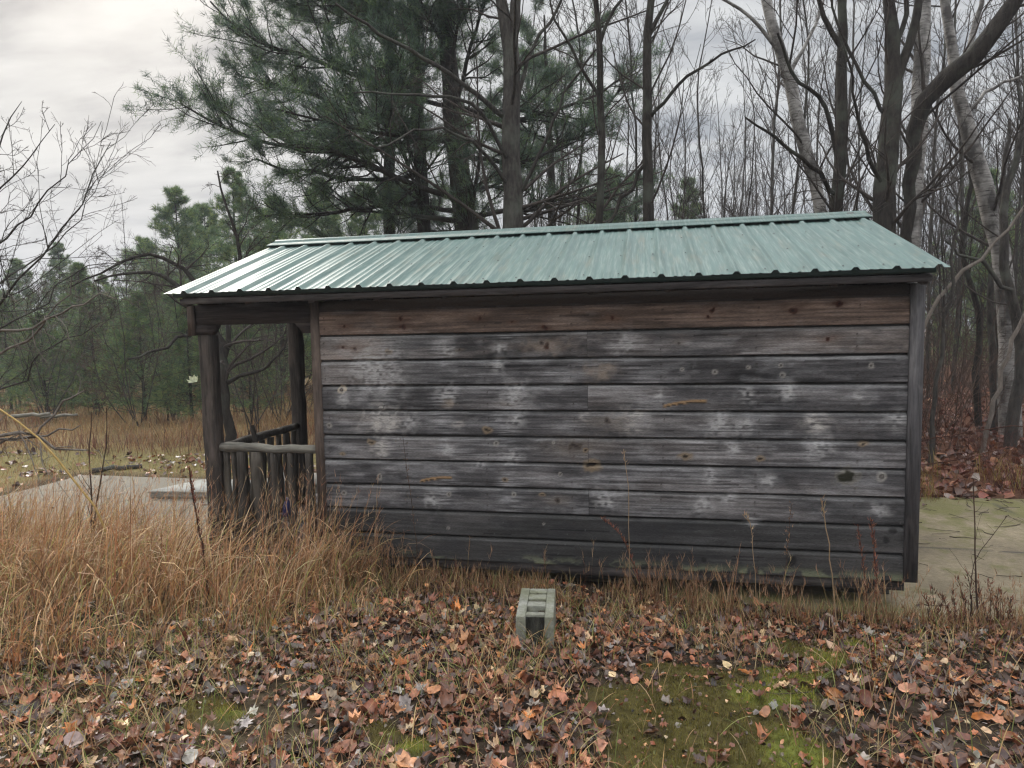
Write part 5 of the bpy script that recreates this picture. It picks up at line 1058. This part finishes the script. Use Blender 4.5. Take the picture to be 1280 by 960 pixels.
for i, (u, v, s_) in enumerate(((1210, 790, 1.0), (1190, 795, .8), (1235, 795, .9), (1250, 790, .7), (1165, 775, .55))):
    lab = ('dark curled dead weed at the base of the right sapling', 'low dead weed left of the right sapling base', 'reddish dead weed just right of the sapling base', 'thin dead weed near the right edge of the concrete', 'small dead weed on the concrete below the shed corner')[i]
    weed('dead_weed', lab, 'weed', [stem([(u+q*5, v, 4.05), (u+q*8+4, v-35*s_, 4.05), (u+q*13, v-75*s_+abs(q)*9, 4.05)], .003, .001) for q in (-1, 0, 1)], m_weed, (.2, 50, .025, .005, .02), BRC+REDC, group='dead weeds at the concrete edge')
weed('bramble_cane', 'upper thin cane arching across the woods right of the shed', 'cane', [stem([(1150, 552, 6.0), (1185, 545, 5.8), (1225, 537, 5.6), (1290, 534, 5.4), (1330, 560, 5.4), (1345, 760, 5.4)], .004, .003)], b_red, n=24)
weed('bramble_cane', 'lower thin cane touching the shed corner and rising to the right edge', 'cane', [stem([(1128, 582, 4.65), (1160, 580, 4.62), (1210, 572, 4.6), (1280, 558, 4.55), (1330, 580, 4.5), (1345, 800, 4.5)], .0032, .0025)], b_red, n=24)
# ---- thin damp air over the whole place
hm = bpy.data.materials.new('damp_air'); hm.use_nodes = True; hm.node_tree.nodes.clear()
ho = hm.node_tree.nodes.new('ShaderNodeOutputMaterial'); pv = hm.node_tree.nodes.new('ShaderNodeVolumePrincipled'); pv.inputs['Density'].default_value = .0017; pv.inputs['Color'].default_value = (.88, .92, 1, 1)
hm.node_tree.links.new(pv.outputs[0], ho.inputs['Volume'])
mb = MB(); mb.box((-500, -500, -3), (500, 500, 24)); tag(mb.build('haze', hm), 'thin damp haze hanging between the trees', 'haze', kind='stuff')
# fallen pale log and brush in the field
mb = MB(); Pp, R = log(at(12, 521, 8.6), at(62, 517, 8.6), .026, .02, 8, .01, 4); mb.tubes(Pp, R, 8, cap=True); Pp2, R2 = log(at(45, 519, 8.75), at(92, 516, 8.9), .024, .016, 8, .01, 5); mb.tubes(Pp2+np.array([0, .06, -.03]), R2, 8, cap=True)
tag(mb.build('fallen_log', m_rail, smooth=True), 'bleached fallen log lying in the brown field at the left', 'log')
mb = MB(); Pp, R = log(gnd(115, 592)+np.array([0, 0, .04]), gnd(178, 586)+np.array([0, .0, .04]), .035, .03, 8, .01, 6); mb.tubes(Pp, R, 8, cap=True)
tag(mb.build('fallen_branch', b_grey, smooth=True), 'short fallen branch lying at the far edge of the concrete', 'branch')
# leaning dark stick on the porch rail, pale leaf caught on the post
mb = MB(); Pp, R = log((-.79, .30, .93), (-.60, .16, .05), .022, .02, 8, .012, 12); mb.tubes(Pp, R, 8, cap=True)
tag(mb.build('leaning_stick', b_dark, smooth=True), 'dark stick leaning inside the porch railing', 'stick')

# a pale dead leaf snagged on the front post, and a dark blue bit of litter in the grass by the railing
mb = MB(); leaves(mb, np.array([0.]), np.array([0.]), np.array([0.]), np.array([.05]), np.array([[.45, .47, .30]]), .9)
p = onwall(246, 478, .02); tag(mb.build('snagged_leaf', m_leaf, loc=(0, 0, 0)), 'pale leaf snagged on the outer side of the front porch post', 'leaf').location = (p[0]-.02, p[1], p[2])
m_blue, _, bb_ = new_mat('dark_blue_plastic'); bb_.inputs['Base Color'].default_value = (.012, .018, .075, 1); bb_.inputs['Roughness'].default_value = .35
mb = MB(); zz = np.array([0, .004, .02, .09, .115, .128, .135, .15, .152]); rr_ = np.array([.001, .026, .03, .029, .022, .012, .011, .011, .001]); p = onwall(357, 634, -.08)
mb.tubes(np.stack([0*zz, .006*np.sin(zz*20), zz], -1), rr_, 14); g0 = float(gz(p[0], p[1])); o = mb.build('blue_litter', m_blue, smooth=True); o.location = (p[0], p[1], p[2]-.07); o.rotation_euler = (.15, .2, 0)
tag(o, 'small dark blue object in the grass before the porch railing', 'litter')
